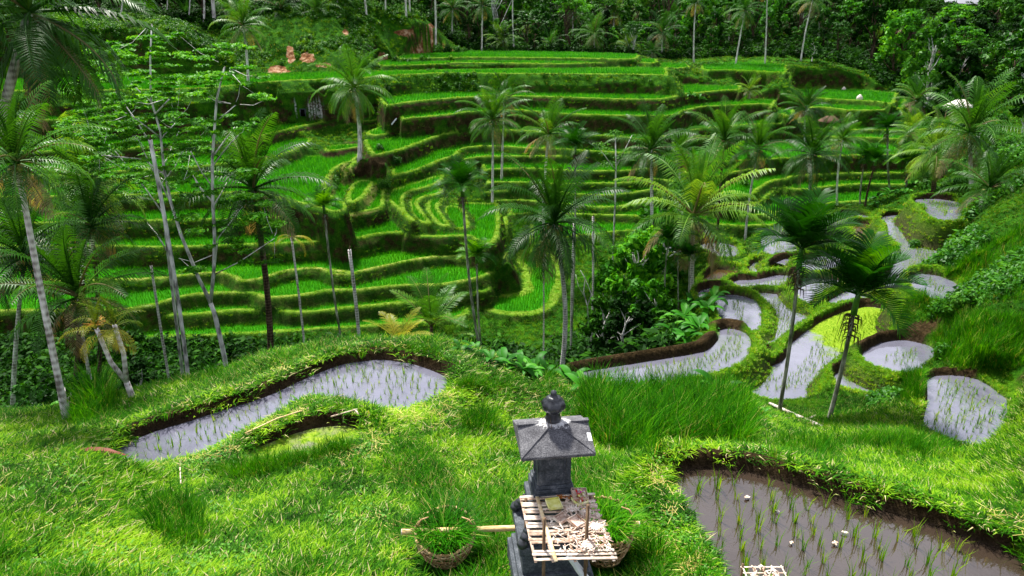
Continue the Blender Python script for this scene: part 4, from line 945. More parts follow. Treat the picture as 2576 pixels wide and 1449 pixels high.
def areca_palm(cx, cy, d, rpx, label, base=None, variant=None, group=None, tw=None, stalks=True, bend=None, trunkmat='ring', n=20, cat='palm tree'):
    _cid[0] += 1; i = _cid[0]; c = Vector(at_d(cx, cy, d)); sc = rpx / FPX * d * 1.22 / 1.15
    if base is None: base = (cx, cy + 60)
    if not isinstance(base, tuple): base = (base, cy + 320 if d < 50 else cy + 140)
    bx, by, bz = foot(c, base, d); o = empty('areca_palm', (bx, by, bz), label, cat, group); top = c - Vector((bx, by, bz))
    r1 = (tw or 4.5) / FPX * d / 2; dn = top.normalized(); sh = top - dn * .55 * sc
    trunk_mesh((0, 0, 0), sh, r1 * 1.1, r1 * .9, i, None, bend=bend).obj('trunk', M[trunkmat], parent=o)
    g = GB(); g.tube([sh, sh + dn * .3 * sc, top], [r1 * 1.5, r1 * 1.3, r1 * .8], 8); g.obj('crownshaft', M['shaft'], parent=o)
    v = variant if variant is not None else i % 4
    part('crown', mesh_of(ACROWNS[v][0] + str(n), lambda: areca_crown(n=n, **ACROWNS[v][1]), M['areca']), o, top - dn * .12 * sc, R.random() * 6.28, sc)
    if stalks:
        def mk():
            g = GB(); r = random.Random(9)
            for k in range(70):
                a = r.random() * 6.3; z = -r.random() * .5; L = r.uniform(.15, .4)
                g.tube([(0.03 * math.cos(a), .03 * math.sin(a), z), (L * .6 * math.cos(a), L * .6 * math.sin(a), z - L * .1), (L * .7 * math.cos(a), L * .7 * math.sin(a), z - L * .8)], [.012, .009, .004], 3)
            return g
        part('old_flower_stalks', mesh_of('old_flower_stalks', mk, M['stalk']), o, sh, R.random() * 6, sc)
    return o
# ------------------------------------------------------------------ palms one by one (crown px, distance, crown radius px)
C_, A_ = coconut_palm, areca_palm
C_(890,218,70,78,'lone coconut palm with hanging skirt of fronds, white trunk rooted in the bare brown slope',(908,449),1,tw=10,nuts=True)
C_(1395,556,33,140,'large coconut palm with coconuts in front of the curved low rice terrace',(1402,915),3,tw=13,n=30)
C_(1240,300,68,70,'slim coconut palm on the terraces whose dark stem turns pale near the ground',(1238,512),0,tw=6)
C_(1268,250,76,52,'smaller coconut palm just behind the slim one on the terraces',(1262,440),2,tw=5)
C_(1380,335,58,72,'coconut palm behind the crown of the large palm with coconuts',(1376,500),2,tw=7)
C_(1638,373,44,84,'coconut palm with feathery crown and pale stem above the leafy thicket',(1630,650),0,tw=9)
C_(1746,538,37,152,'wide coconut palm with yellowing lower fronds beside the flooded fields',(1739,765),5,tw=13,n=30)
C_(1822,352,58,80,'coconut palm with tall upright spear of young fronds left of the second upper hill',(1808,570),0,tw=7,trunkmat='trunk_dk')
C_(1908,372,56,70,'coconut palm with long thin leaning pale trunk ending at the first flooded fields',(1878,594),4,tw=6)
C_(2044,384,60,82,'coconut palm with drooping brown tinged fronds behind the fan shaped areca palm',2038,1,tw=8)
C_(2027,272,86,48,'small pale coconut palm in the middle of the second terraced hill',None,2,tw=5)
C_(2121,350,72,52,'coconut palm with upright crown at the right edge of the terraces',(2109,490),5,tw=5)
C_(2288,335,68,50,'coconut palm next to the areca palm with an orange flower head',2284,0,tw=5)
C_(2352,378,50,82,'dark coconut palm close to the right border with thick brown top',2345,3,tw=11,trunkmat='trunk_dk')
C_(1711,385,60,50,'coconut palm squeezed between two taller palms over the middle terraces',1706,0,tw=6)
C_(1886,226,98,30,'little coconut palm at the foot of the spiky plants on the second hill',None,5,tw=3,n=18)
C_(2305,250,98,52,'dark coconut palm in front of the forest shade right of the second hill',None,2,tw=6,mat='frond_far')
C_(2440,330,46,110,'coconut palm reaching over the right edge of the valley',2450,4,tw=10)
C_(2490,470,40,90,'coconut palm beyond the flooded field at the far right',2500,2,tw=9)
C_(611,62,84,56,'coconut palm with golden lower fronds at the foot of the grassy knoll',(626,228),4,tw=6)
C_(637,470,28,150,'coconut palm with brown trunk and fronds drooping to the right over the left terraces',(668,905),0,tw=18,trunkmat='trunk_dk',bd=None,n=30)
C_(216,450,31,140,'big dark coconut palm crown at the left behind the pale tree trunks',(190,900),3,tw=14,trunkmat='trunk_dk')
C_(228,566,27,125,'coconut palm with bright arching fronds above the forked palm at the left',232,2,tw=12,trunkmat='trunk_dk')
C_(196,742,23,165,'coconut palm with long fronds arching right over the left gully',(235,925),5,tw=10,n=30)
C_(60,640,25,150,'coconut palm in the left corner of the gully',40,0,tw=12)
C_(70,20,17,230,'near coconut palm whose long fronds hang in at the top left',(-40,500),1,tw=26,n=40,nuts=False)
# forked palm: one foot, two crowns
def forked_palm():
    b = hit(335, 1015); d = b[1]; o = empty('forked_palm', (b[0], b[1], b[2] - .1), 'forked palm on the pond bank whose two stems end in yellow crowns', 'palm tree')
    f = Vector(at_d(316, 950, d)) - Vector(b); t1 = Vector(at_d(240, 815, d)) - Vector(b); t2 = Vector(at_d(285, 805, d)) - Vector(b)
    g = GB(); g.tube([(0, 0, 0), tuple(f * .5 + Vector((.02, 0, 0))), tuple(f)], [.075, .06, .055], 8); g.tube([tuple(f), tuple(f * .5 + t1 * .5 + Vector((-.05, 0, -.15))), tuple(t1)], [.05, .045, .04], 8); g.tube([tuple(f), tuple((f + t2) * .5 + Vector((.06, 0, 0))), tuple(t2)], [.05, .045, .04], 8)
    g.obj('trunk', M['trunk'], parent=o)
    for k, tp in enumerate((t1, t2)):
        me = mesh_of('short_yellow_crown%d' % k, lambda: coconut_crown(77 + k, 9, 1.1, .2, 2, 18), M['frond_yel']); part('crown', me, o, tp, k * 2.0, .75)
    g = GB()
    for k in range(26):
        a = R.random() * 6.3; g.tube([tuple(t1 + Vector((0, 0, .1))), tuple(t1 + Vector((.2 * math.cos(a), .2 * math.sin(a), .2 - .1 * R.random())))], [.012, .006], 3)
    g.obj('orange_flower', M['flower'], parent=o)
forked_palm()
A_(1160,462,36,58,'slender areca palm with dark round crown and long trunk left of the large coconut palm',(1212,860),1,tw=7)
A_(1448,362,45,46,'areca palm with dense dark tuft behind the large coconut palm',(1443,600),2,tw=4)
A_(813,515,34,42,'small areca palm leaning over the left terraces beside the bare stem',(868,850),0,tw=6)
A_(1198,640,38,42,'short bright areca palm half hidden behind the slender one',(1213,850),3,tw=5,stalks=False)
A_(2018,612,19,118,'near areca palm with tall fan of upright leaves and shaggy old stalks',(1958,1048),1,tw=11,n=26)
A_(2162,728,18,128,'near areca palm with wide spread crown, the right one of the front pair',(2086,1050),0,tw=12,n=26)
A_(2232,318,60,32,'areca palm with orange dead leaf sheath among the right hand palms',(2242,524),3,tw=5)
A_(2176,392,58,34,'dark areca palm with short crown left of its twin above the banana leaves',(2162,530),2,tw=4)
A_(2205,398,57,32,'dark areca palm leaning away from its twin above the banana leaves',(2174,530),0,tw=5,trunkmat='trunk_dk')
A_(2282,404,58,42,'areca palm with flat dark crown over the far banana leaves',2283,1,tw=5)
A_(2330,425,56,34,'small areca palm beside the flat dark crown at the far right',2322,2,tw=4)
A_(1707,590,36,40,'thin areca palm between the wide coconut palm and the thicket',1708,3,tw=3.5,stalks=False)
A_(1734,640,35,34,'lower thin areca palm touching the trunk of the wide coconut palm',1731,0,tw=4,stalks=False)
A_(1680,600,36,36,'thin areca palm at the right side of the thicket with pale stem',1684,1,tw=4,stalks=False)
# bare stems
def bare_stem(base, top, d, w, label, lean=0, mat='trunk', cat='dead palm', hang=False, name='bare_palm_stem'):
    b = at_d(base[0], base[1], d); gz = ground(b[0], d) - .1; o = empty(name, (b[0], d, gz), label, cat); t = Vector(at_d(top[0], top[1], d)) - Vector((b[0], d, gz))
    r1 = w / FPX * d / 2; trunk_mesh((0, 0, 0), t, r1 * 1.1, r1 * .9, int(base[0]), None).obj('trunk', M[mat], parent=o)
    g = GB(); g.tube([tuple(t), tuple(t + Vector((.05, 0, .18)))], [r1 * .5, r1 * .15], 5)
    for k in range(4): g.tube([tuple(t), tuple(t + Vector((R.uniform(-.12, .12), R.uniform(-.1, .1), -R.uniform(.05, .25))))], [r1 * .3, r1 * .1], 4)
    g.obj('broken_top', M['stalk'], parent=o)
    if hang:
        g = GB(); 
        for a_, e_ in ((.2, .25), (.5, .1), (2.6, .3), (5.8, -.1), (4.0, .3)): frond(g, a_, e_, 1.25, 1.9, 20, .22, .012, 0, 1.2, base=tuple(t), lv0=.96)
        g.obj('crown', M['frond_yel'], parent=o)
    return o
bare_stem((890,862),(879,628),31,10,'bare whitish palm stem with broken off top in front of the left terraces')
bare_stem((755,862),(733,596),30,6,'thin palm stem with a few hanging dry fronds left of the bare stem',hang=True)
bare_stem((408,890),(380,668),29,7,'thin grey stem standing between the two thick pale trunks at the left')
bare_stem((465,975),(378,352),24,11,'thick straight pale trunk left of the forked white tree',mat='trunk_gr',cat='tree trunk',name='pale_tree_trunk')
C_(40,400,11.5,150,'coconut palm with stout pale trunk standing on the pond bank at the left border',(165,1040),4,tw=17)
bare_stem((182,1085),(174,1010),12.0,6,'short thin stem right beside the stout trunk at the left',mat='trunk')
bare_stem((1494,760),(1492,545),40,6,'pale thin stem standing just right of the hanging fronds of the large palm')
bare_stem((1442,765),(1444,560),38,6,'slim pale stem between the large coconut palm and the pale thin stem')
bare_stem((1368,870),(1367,640),34,4,'very thin straight stem left of the large coconut palm trunk')
# ------------------------------------------------------------------ pale forked trees at the left, feathery flat foliage
def spray_tree(label, segs, d, foliage, mat='tree3', leafn=210, seed=1, twigs=True, name='feathery_tree', bark_='trunk_gr'):
    """segs: branches traced as photo px with widths; foliage: (px,py,rx,ry) clouds of flat sprays"""
    base = segs[0][0]; b = at_d(base[0], base[1], d); gz = ground(b[0], d); o = empty(name, (b[0], d, gz - .1), label, 'tree'); B = Vector((b[0], d, gz - .1))
    r = random.Random(seed); g = GB(); ends = []
    for si, s_ in enumerate(segs):
        P = []; dd = r.uniform(-1, 1) * (0 if si < 2 else 1.3)
        for k, (x, y, w) in enumerate(s_):
            kk = k / max(1, len(s_) - 1); q = Vector(at_d(x, y, d + dd * kk)) - B
            if si == 0 and k == 0: q = Vector((0, 0, 0))
            P.append(tuple(q))
        g.tube(P, [w / FPX * d / 2 for _, _, w in s_], 6); ends.append(P[-1])
    lf = GB()
    for i, (x, y, rx, ry) in enumerate(foliage):
        nn = max(3, int(rx * ry / 235))
        for k in range(nn):
            a = r.random() * 6.28; q = math.sqrt(r.random()); px, py = x + rx * q * math.cos(a), y + ry * q * math.sin(a)
            c = Vector(at_d(px, py, d + r.gauss(0, 1.6))) - B; w = r.uniform(14, 30) / FPX * d
            leaf_cloud(lf, tuple(c), w * 1.15, w * .18, int(leafn * .75), .075, seed * 97 + i * 13 + k, .85, r.uniform(-.3, .3))
            if twigs and r.random() < .16:
                e = Vector(min(ends, key=lambda e_: (Vector(e_) - c).length)); m_ = e.lerp(c, .55) + Vector((0, 0, -.12))
                if (e - c).length < 3.5: g.tube([tuple(e.lerp(c, .15)), tuple(m_), tuple(c)], [.011, .008, .004], 4)
    g.obj('trunk', M[bark_], parent=o); lf.obj('crown', M[mat], parent=o, smooth=False); return o
spray_tree('pale forked tree with two white stems and flat layers of feathery leaves', [
    [(575,960,14),(563,890,13),(540,790,12),(530,762,11)], [(530,762,11),(500,700,9),(455,590,8),(430,510,7),(412,420,6.5),(403,330,5),(380,250,5),(378,150,4),(382,60,2.5)],
    [(530,762,10),(538,680,9),(540,600,8.5),(535,500,8),(534,400,7),(540,320,6),(545,250,5.5),(557,200,4),(566,168,3)],
    [(430,512,4),(400,450,3.5),(385,430,3),(345,345,2)], [(415,440,4),(360,400,3),(250,390,2)], [(402,345,4),(370,320,3),(330,290,2)], [(388,290,4),(425,250,3)],[(384,260,3),(330,210,2)],
    [(534,420,4),(575,365,3),(600,340,2)], [(534,470,4),(505,430,3),(480,380,2)], [(536,520,4),(560,480,3),(570,460,2.5)], [(536,510,4),(505,475,3),(485,440,2)], [(538,390,3.5),(590,320,2)], [(545,305,3),(592,265,2)],[(542,660,4),(548,600,3),(610,520,2)],[(540,690,4),(600,660,3),(690,600,2)],[(538,640,3),(490,660,2),(450,650,1.5)],[(404,350,3),(440,310,2)]],
    26, [(300,215,120,45),(430,180,110,50),(250,300,90,50),(360,260,90,40),(480,240,70,40),(560,130,70,28),(400,90,60,35),(620,190,60,25),(220,360,60,40),(320,350,80,45),(440,320,60,35),(520,210,60,40),(590,300,55,30),(640,250,40,25),(380,410,80,40),(480,440,60,30),(590,420,60,30),(660,500,70,20),(610,560,90,22),(560,620,80,18),(480,560,50,25),(650,560,60,20),(330,130,60,30),(300,440,60,30),(500,350,70,35),(570,500,60,25),(650,660,50,10),(470,680,30,14)], seed=3)
spray_tree('second pale feathery tree with bare diagonal branches behind the forked one', [
    [(440,900,9),(430,700,8),(412,540,7),(395,440,6)], [(395,440,5),(385,370,4),(340,300,3),(290,230,2)], [(400,470,4),(440,420,3),(470,360,2)], [(412,540,5),(370,480,3.5),(330,430,2.5),(290,380,2)], [(425,640,4),(395,590,3),(370,560,2)],[(395,440,4),(420,400,3),(450,330,2)]],
    29, [(230,250,80,40),(300,160,70,40),(180,200,50,40),(340,300,70,40),(270,420,70,40),(200,330,60,40),(460,380,70,40),(350,470,60,30),(480,300,60,30),(430,480,60,30),(250,130,50,30)], seed=5)
spray_tree('slim light green feathery tree in the gap between palms over the middle terraces', [
    [(1545,640,5),(1547,520,4.5),(1550,420,4),(1548,340,2.5)], [(1550,420,3),(1575,370,2),(1590,340,1.5)], [(1549,430,3),(1520,390,2),(1505,370,1.5)]], 47, [(1548,335,28,16),(1520,370,26,16),(1585,345,28,14),(1560,395,40,14),(1590,385,20,12),(1530,410,25,10)], seed=8, mat='tree2', leafn=150)
# twisted dead branch
def dead_branch():
    d = 37; b = at_d(1480, 800, d); gz = ground(b[0], d); o = empty('dead_tree', (b[0], d, gz - .1), 'twisted bare dead sapling on the bright slope right of the curved terrace', 'dead tree'); B = Vector((b[0], d, gz - .1)); g = GB()
    for s_ in ([(1480,800,3),(1478,770,3),(1468,735,3),(1472,700,2.5),(1460,680,2)], [(1478,770,2.5),(1488,740,2),(1478,715,2),(1466,690,1.5)], [(1470,745,2),(1455,720,1.5),(1448,690,1)]):
        g.tube([tuple(Vector(at_d(x, y, d)) - B) for x, y, _ in s_], [w / FPX * d / 2 for *_, w in s_], 5)
    g.obj('trunk', M['trunk_gr'], parent=o)
dead_branch()
# ------------------------------------------------------------------ broad-leaved trees, bushes, forest
TREES = []
for i, (H, W, nc, nl, s_, st) in enumerate([(9, 3.2, 15, 170, .34, 'round'), (8, 2.6, 13, 170, .32, 'round'), (11, 3.0, 16, 150, .34, 'round'), (9, 3.8, 16, 130, .26, 'flat'), (7, 2.6, 12, 180, .30, 'round'), (11, 4.2, 18, 120, .26, 'flat')]):
    tr, cr = broad_tree(500 + i, H, W, nc, nl, s_, st); TREES.append((tr, cr))
def tree(x, y, v, sc, label, mat, group=None, name='broadleaf_tree', cat='tree', bmat='trunk_gr', sink=.2, zs=1.0):
    tr, cr = TREES[v]; o = empty(name, (x, y, ground(x, y) - sink), label, cat, group, R.random() * 6.28, sc)
    if zs != 1.0: o.scale = (sc, sc, sc * zs)
    part('trunk', mesh_of('tree_trunk%d%s' % (v, bmat), lambda: tr, M[bmat]), o); part('crown', mesh_of('tree_crown%d%s' % (v, mat), lambda: cr, M[mat]), o); return o
def tree_px(px, py, v, sc, label, mat='tree2', group=None, d=None, **k):
    if d: x, y = at_dh(px, d, 15)[:2]; x = (px - PW / 2) / FPX * (d * CP + d * ang_tan(py) * SP)
    else: x, y, _ = hit(px, py)
    return tree(x, y, v, sc, label, mat, group, **k)
# forest behind the terraces: rows climbing the hill
G1, G2, G3 = 'forest trees behind the top terraces', 'forest trees on the right hand hill', 'trees in the dark wood at the upper left'
L1, L2, L3 = 'dense green tree in the forest behind the topmost terraces', 'dense tree on the steep wooded hill right of the terraces', 'dark tree in the shady wood above the grassy knoll at the left'
def clear(x, y): return field(RICE, np.array([x]), np.array([y]))[0] < .2
cnt = [0, 0, 0]
def forest_row(px0, px1, step, d, sc, grp, lab, mats, vs, jd=3, gi=0, py=None):
    px = px0
    while px < px1:
        dd = d + R.uniform(-jd, jd); x = (px - PW / 2) / FPX * (dd * CP + 10 * SP); px += step * R.uniform(.7, 1.3)
        if not clear(x, dd) or (dd > 142 and 2320 < px - step < 2410): continue
        tree(x, dd, R.choice(vs), sc * R.uniform(.75, 1.25), lab, R.choice(mats), grp, bmat='trunk_gr' if R.random() < .1 else 'trunk_dk', zs=R.uniform(.9, 1.25)); cnt[gi] += 1
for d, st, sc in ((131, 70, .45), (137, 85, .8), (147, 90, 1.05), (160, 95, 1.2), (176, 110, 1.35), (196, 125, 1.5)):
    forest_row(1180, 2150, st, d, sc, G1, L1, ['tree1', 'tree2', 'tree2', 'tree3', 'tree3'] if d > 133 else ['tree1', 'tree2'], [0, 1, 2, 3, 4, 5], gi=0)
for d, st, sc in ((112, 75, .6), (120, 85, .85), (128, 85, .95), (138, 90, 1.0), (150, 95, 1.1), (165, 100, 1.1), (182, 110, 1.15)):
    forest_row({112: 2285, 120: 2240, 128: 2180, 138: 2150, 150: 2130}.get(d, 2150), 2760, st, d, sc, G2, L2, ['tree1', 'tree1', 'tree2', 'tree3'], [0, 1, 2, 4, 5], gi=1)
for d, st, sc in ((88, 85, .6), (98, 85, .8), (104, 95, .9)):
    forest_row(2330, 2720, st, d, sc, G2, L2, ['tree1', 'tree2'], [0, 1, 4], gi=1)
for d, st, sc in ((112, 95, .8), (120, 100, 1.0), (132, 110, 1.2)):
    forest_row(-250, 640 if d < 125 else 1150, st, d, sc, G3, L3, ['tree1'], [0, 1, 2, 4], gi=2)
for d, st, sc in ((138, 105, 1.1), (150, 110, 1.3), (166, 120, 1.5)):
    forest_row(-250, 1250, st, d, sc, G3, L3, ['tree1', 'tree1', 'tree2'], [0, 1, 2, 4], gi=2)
print('forest', cnt)
# undergrowth nobody could count
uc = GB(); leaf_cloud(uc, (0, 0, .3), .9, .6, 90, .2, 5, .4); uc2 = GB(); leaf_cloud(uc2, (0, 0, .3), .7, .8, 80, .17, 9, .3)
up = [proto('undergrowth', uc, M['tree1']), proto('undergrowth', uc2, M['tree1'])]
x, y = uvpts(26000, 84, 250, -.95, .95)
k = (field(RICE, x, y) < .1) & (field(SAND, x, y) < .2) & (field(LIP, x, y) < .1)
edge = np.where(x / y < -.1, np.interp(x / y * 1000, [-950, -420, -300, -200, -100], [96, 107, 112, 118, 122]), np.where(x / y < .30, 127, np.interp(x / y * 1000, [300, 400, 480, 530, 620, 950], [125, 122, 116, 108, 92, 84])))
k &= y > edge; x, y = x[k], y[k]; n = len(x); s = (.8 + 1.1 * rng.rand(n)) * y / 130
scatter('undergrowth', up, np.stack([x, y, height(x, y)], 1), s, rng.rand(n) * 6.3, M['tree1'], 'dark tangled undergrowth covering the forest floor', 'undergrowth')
# forest palms one by one: crown px, base px x, distance, radius, label
CF = lambda x, y, d, r, lab, bx=None, v=None, tw=3.5: coconut_palm(x, y, d, r, lab, bx, v, tw=tw, mat='frond_far', nuts=False, n=18)
for a in [(1214,12,127,40,'palm with long bare trunk at the forest edge above the top terrace',1212),(1265,100,129,36,'low squat palm at the forest edge left of centre',1268),(1385,112,129,32,'small palm at the forest edge just behind the top terrace middle',None),
          (1495,84,130,42,'broad pale palm behind the top terrace with hanging fronds',None),(1580,116,129,34,'palm low behind the right end of the top terrace',None),(1666,80,131,44,'palm with bright drooping fronds right of the top terrace',None),
          (1139,20,130,38,'palm leaning beside the sandy end of the knoll',1137),(1640,130,127,24,'little palm tucked under the drooping one right of the top terrace',None),
          (1751,4,121,34,'tall palm with white trunk above the dark leaf beds',1746),(1875,24,118,40,'tall leaning palm with pale crown over the second hill',1850),(1930,-45,118,40,'very tall palm whose twin white trunks rise out of the picture',1926),(2045,-2,118,42,'tall slanting palm cut by the top border on the right hill',2018),
          (2214,104,140,32,'palm with spidery pale crown halfway up the right hill',2208),(2299,110,138,34,'palm with star shaped crown on the right hill near the hut',2292),(2180,28,165,28,'small far palm high on the right hill',None),(2060,40,155,30,'far palm with pale crown in the middle of the right hill',None),
          (1990,60,150,28,'far palm hidden between round trees on the right hill',None),(2330,45,175,26,'far palm under the bright gap of sky',None),(2390,75,160,26,'far palm close to the right border below the sky gap',None),(2150,150,125,26,'palm low on the right hill above the terrace end',None),
          (2125,195,118,24,'small palm beside the end of the upper terraces of the second hill',None),(2370,180,130,30,'palm in the shade near the right border',None),(2440,120,150,34,'palm past the right border of the wooded hill',None),
          (1545,30,150,34,'far palm high in the forest behind the terraces',None),(1440,30,155,32,'far palm with thin crown high in the forest',None),(1340,60,150,30,'far palm in the dark gap of the forest',None),(1620,20,160,34,'pale far palm among feathery trees',None),
          (1700,40,150,30,'pale palm between the forest and the tall white trunks',None),(1800,60,140,34,'wide pale palm in the dark wood behind the leaf beds',None),(1835,30,150,30,'pale palm behind the tall leaning one',None),
          (708,22,112,52,'palm with drooping pale fronds on the left shoulder of the knoll',720),(468,46,112,40,'palm at the edge of the dark wood at the left',464),(797,24,112,50,'palm with arching fronds on top of the knoll',805),(575,20,116,44,'palm deep in the dark wood at the upper left',None),
          (420,70,114,36,'low palm in the dark wood beside thin stems',None),(860,-8,116,46,'palm peeking over the crest of the knoll',None),(330,40,110,44,'palm in the dark wood behind the hanging fronds',None),(20,60,104,60,'palm in the wood at the far left',None)]:
    CF(*a)
# pale bare trunks rising out of the picture at the top
for i, (x0, y0, x1, w, d) in enumerate([(547,112,527,9,111),(520,118,503,5,110),(374,126,368,4,108),(320,132,316,4,106),(851,48,849,4,114),(924,52,918,4.5,114),(970,32,968,3.5,116),(1022,48,1019,4.5,117),(1092,34,1091,4.5,118),(1031,33,1034,4,119),(1293,90,1294,3,129),(1295,-10,1295,2.5,131),(434,124,430,3,110),(485,122,480,3,110)]):
    b = at_d(x0, y0, d); gz = ground(b[0], d) - .2; top = Vector(at_d(x1, -70 - 12 * (i % 4), d)); o = empty('tall_palm', (b[0], d, gz), 'tall palm number %d' % i, 'palm tree')
    o['label'] = ['thick white palm trunk rising out of the picture above the left slope', 'slim white trunk left of the thick one at the upper left', 'thin pale trunk in the dark wood beside the hanging fronds', 'crooked pale trunk nearest the hanging fronds',
                  'white palm trunk on the left shoulder of the knoll', 'palm trunk standing on the middle of the knoll', 'short visible palm trunk on the knoll left of the bare sandy top', 'palm trunk just left of the sandy scar on the knoll', 'whitest palm trunk above the sandy scar',
                  'leaning palm trunk between two straight ones on the knoll', 'hair thin trunk in the forest left of the pale broad palm', 'distant thin trunk above the forest middle', 'faint stem in the dark wood right of the crooked pale trunk', 'faint stem in the dark wood left of the slim white trunk'][i]
    r1 = w / FPX * d / 2; trunk_mesh((0, 0, 0), top - Vector((b[0], d, gz)), r1, r1 * .85, i, None).obj('trunk', M['trunk'], parent=o)
    part('crown', mesh_of('coconut_crown_%d' % (i % 6) + 'frond_far18', lambda: coconut_crown(n=18, **CROWNS[i % 6][1]), M['frond_far']), o, top - Vector((b[0], d, gz)), i, 1.1)
# the bushy green trees between the large palm and the flooded fields
for i, (px, d, v, sc, m, lab) in enumerate([(1560,41,1,.72,'tree3','leafy dark green tree right of the thin stems behind the big leaves'),(1605,40,0,.74,'tree3','rounded leafy tree in the middle of the thicket'),(1650,43,4,.8,'tree3','leafy tree at the right of the thicket below the coconut palm'),
        (1535,38,4,.58,'tree1','dark lower tree at the left foot of the thicket'),(1590,35,4,.55,'tree1','dark shaded tree at the bottom of the thicket above the mud bund'),(1640,36,1,.5,'tree3','tree with glossy leaves beside the big leafed plants'),(1700,45,0,.56,'tree2','small tree behind the pale areca stems'),(1510,43,1,.36,'tree2','small tree squeezed behind the stems left of the thicket')]):
    tree_px(px, 700, v, sc, lab, m, d=d)
for i, (px, d, v, sc, m, lab) in enumerate([(2075,66,4,.3,'tree2','round bush behind the upper flooded fields'),(2330,58,1,.4,'tree1','dark tree behind the far banana leaves'),(2400,62,0,.5,'tree1','dark tree at the right border above the banana leaves'),(2230,68,4,.35,'tree1','low dark tree between the areca palms'),(2460,54,1,.5,'tree2','leafy tree past the right edge of the valley'),(2000,118,4,.55,'tree2','rounded bright tree standing at the end of the long terrace strips'),(2560,60,2,.7,'tree1','big dark tree outside the right edge of the valley')]):
    tree_px(px, 420, v, sc, lab, m, d=d)
# dark leafy plants and small trees in the left gully
for i, (px, d, v, sc, m) in enumerate([(180,22,1,.28,'tree1'),(250,26,4,.32,'tree1'),(380,22,1,.26,'tree2'),(470,24,4,.28,'tree1'),(560,24,1,.26,'tree1'),(120,27,0,.4,'tree1'),(40,24,4,.4,'tree2'),(700,27,4,.24,'tree1'),(320,30,0,.4,'tree1'),(640,24,1,.25,'tree1')]):
    tree_px(px, 850, v, sc, ['dark shrub at the foot of the gully near the left border','dark shrub behind the forked palm','leafy shrub between the forked palm and the grey stem','dark shrub left of the thick pale trunk','dark shrub between the two pale white trunks','tall dark shrub past the left border','mid green shrub in the left corner','shrub in front of the lowest terraces right of the brown palm trunk','large shrub in the shade under the left palms','shrub at the foot of the brown palm trunk'][i], m, d=d, name='shrub', cat='shrub')
# round bushes on the terraces
def bush(px, py, rpx, lab, mat='bushl', d=None, seed=0):
    x, y, z = hit(px, py + rpx * .6) if d is None else (at_d(px, py, d)[0], d, 0)
    sc = rpx / FPX * y; v = seed % 3; o = empty('bush', (x, y, ground(x, y) - .05), lab, 'bush', rz=R.random() * 6)
    def mk():
        g = GB(); leaf_cloud(g, (0, 0, .75), .85, .75, 620, .13, 60 + v, .3); leaf_cloud(g, (.45, .2, .4), .5, .4, 200, .13, 80 + v, .3); leaf_cloud(g, (-.4, -.25, .35), .5, .4, 200, .13, 90 + v, .3); return g
    me = mesh_of('bush%d%s' % (v, mat), mk, M[mat]); g = GB(); g.tube([(0, 0, -.1), (0, 0, .6)], [.05, .03], 5)
    part('foliage', me, o, scale=sc); part('stem', mesh_of('bush_stem', lambda: g, M['trunk_dk']), o, scale=sc)
for a in [(965,462,20,'round grey green bush at the end of a narrow terrace','bushl',None,0),(845,455,20,'round grey green bush on the straw coloured slope','bushl',None,1),(956,372,15,'leafy bush on the bare brown slope left of the other','tree2',None,2),(995,402,17,'leafy bush on the lower right of the bare brown slope','tree2',None,0),
          (1077,177,7,'tiny left bush of a pair on an upper terrace','bushl',None,1),(1091,176,7,'tiny right bush of a pair on an upper terrace','bushl',None,2),(1636,205,9,'tiny bush on the rim at the right of the wide grass slope','bushl',None,0),(1873,460,16,'bright bush on a terrace right of the tall spear palm','tree2',None,1),
          (2400,762,42,'feathery green bush on the bank at the right border','bushl',None,2),(2300,612,20,'dark bush on the bank over the long curved field','tree2',None,0),(975,225,16,'dark bush in the notch of the knoll','tree1',None,1),(1350,98,14,'dark shrub at the forest edge','tree1',None,2)]:
    bush(*a)
# big leafed plants
LP = [('lp%d' % i, dict(seed=700 + i, nl=[9, 11, 8][i], L=[.8, .75, .9][i], W=[.14, .15, .13][i])) for i in range(3)]
def plant(px, py, hpx, lab, grp=None, d=None, v=None, name='banana_plant', cat='plant', mat='broad'):
    x, y, z = hit(px, py) if d is None else (at_d(px, py, d)[0], d, 0)
    v = R.randrange(3) if v is None else v; st, lf = None, None; sc = hpx / FPX * y / 1.05
    if 'ps%d' % v not in MESH: st, lf = leafy_plant(**LP[v][1])
    o = empty(name, (x, y, ground(x, y) - .03), lab, cat, grp, R.random() * 6.28, sc)
    if 'ps%d' % v not in MESH: mesh_of('ps%d' % v, st, M['shaft'])
    k = 'pl%d%s' % (v, mat)
    if k not in MESH: mesh_of(k, leafy_plant(**LP[v][1])[1], M[mat])
    part('stem', MESH['ps%d' % v], o); part('leaves', MESH[k], o); return o
g = 'big leafed plants along the edge of the drop'; lab = 'big leafed green plant in the row behind the bank by the large palm'
for px, py, h in [(1160,892,40),(1195,898,42),(1235,905,48),(1270,900,55),(1310,905,60),(1345,900,62),(1375,915,50),(1440,915,62),(1470,912,66),(1505,910,62),(1530,905,45),(1260,915,40),(1330,920,50)]:
    plant(px, py, h * 1.35, lab, g, d=R.uniform(13.5, 14.6))
g = 'big leafed plants beside the mud bund'; lab = 'big leafed plant in the clump between thicket and mud bund'
for px, py, h, d in [(1655,880,55,27),(1690,878,62,27.5),(1725,880,60,28),(1755,870,60,28.5),(1780,850,50,29.5),(1665,840,60,29),(1700,830,66,30),(1740,830,64,30.5),(1775,815,55,32),(1640,800,50,32),(1660,760,50,34),(1700,770,60,34),(1640,720,50,37),(1610,850,45,28),(1740,780,50,34),(1790,800,50,33),(1680,800,60,32),(1720,800,56,33),(1625,870,50,28)]:
    plant(px, py, h * 1.2, lab, g, d=d)
g = 'far banana leaves at the right'; lab = 'far banana plant above the upper flooded fields at the right'
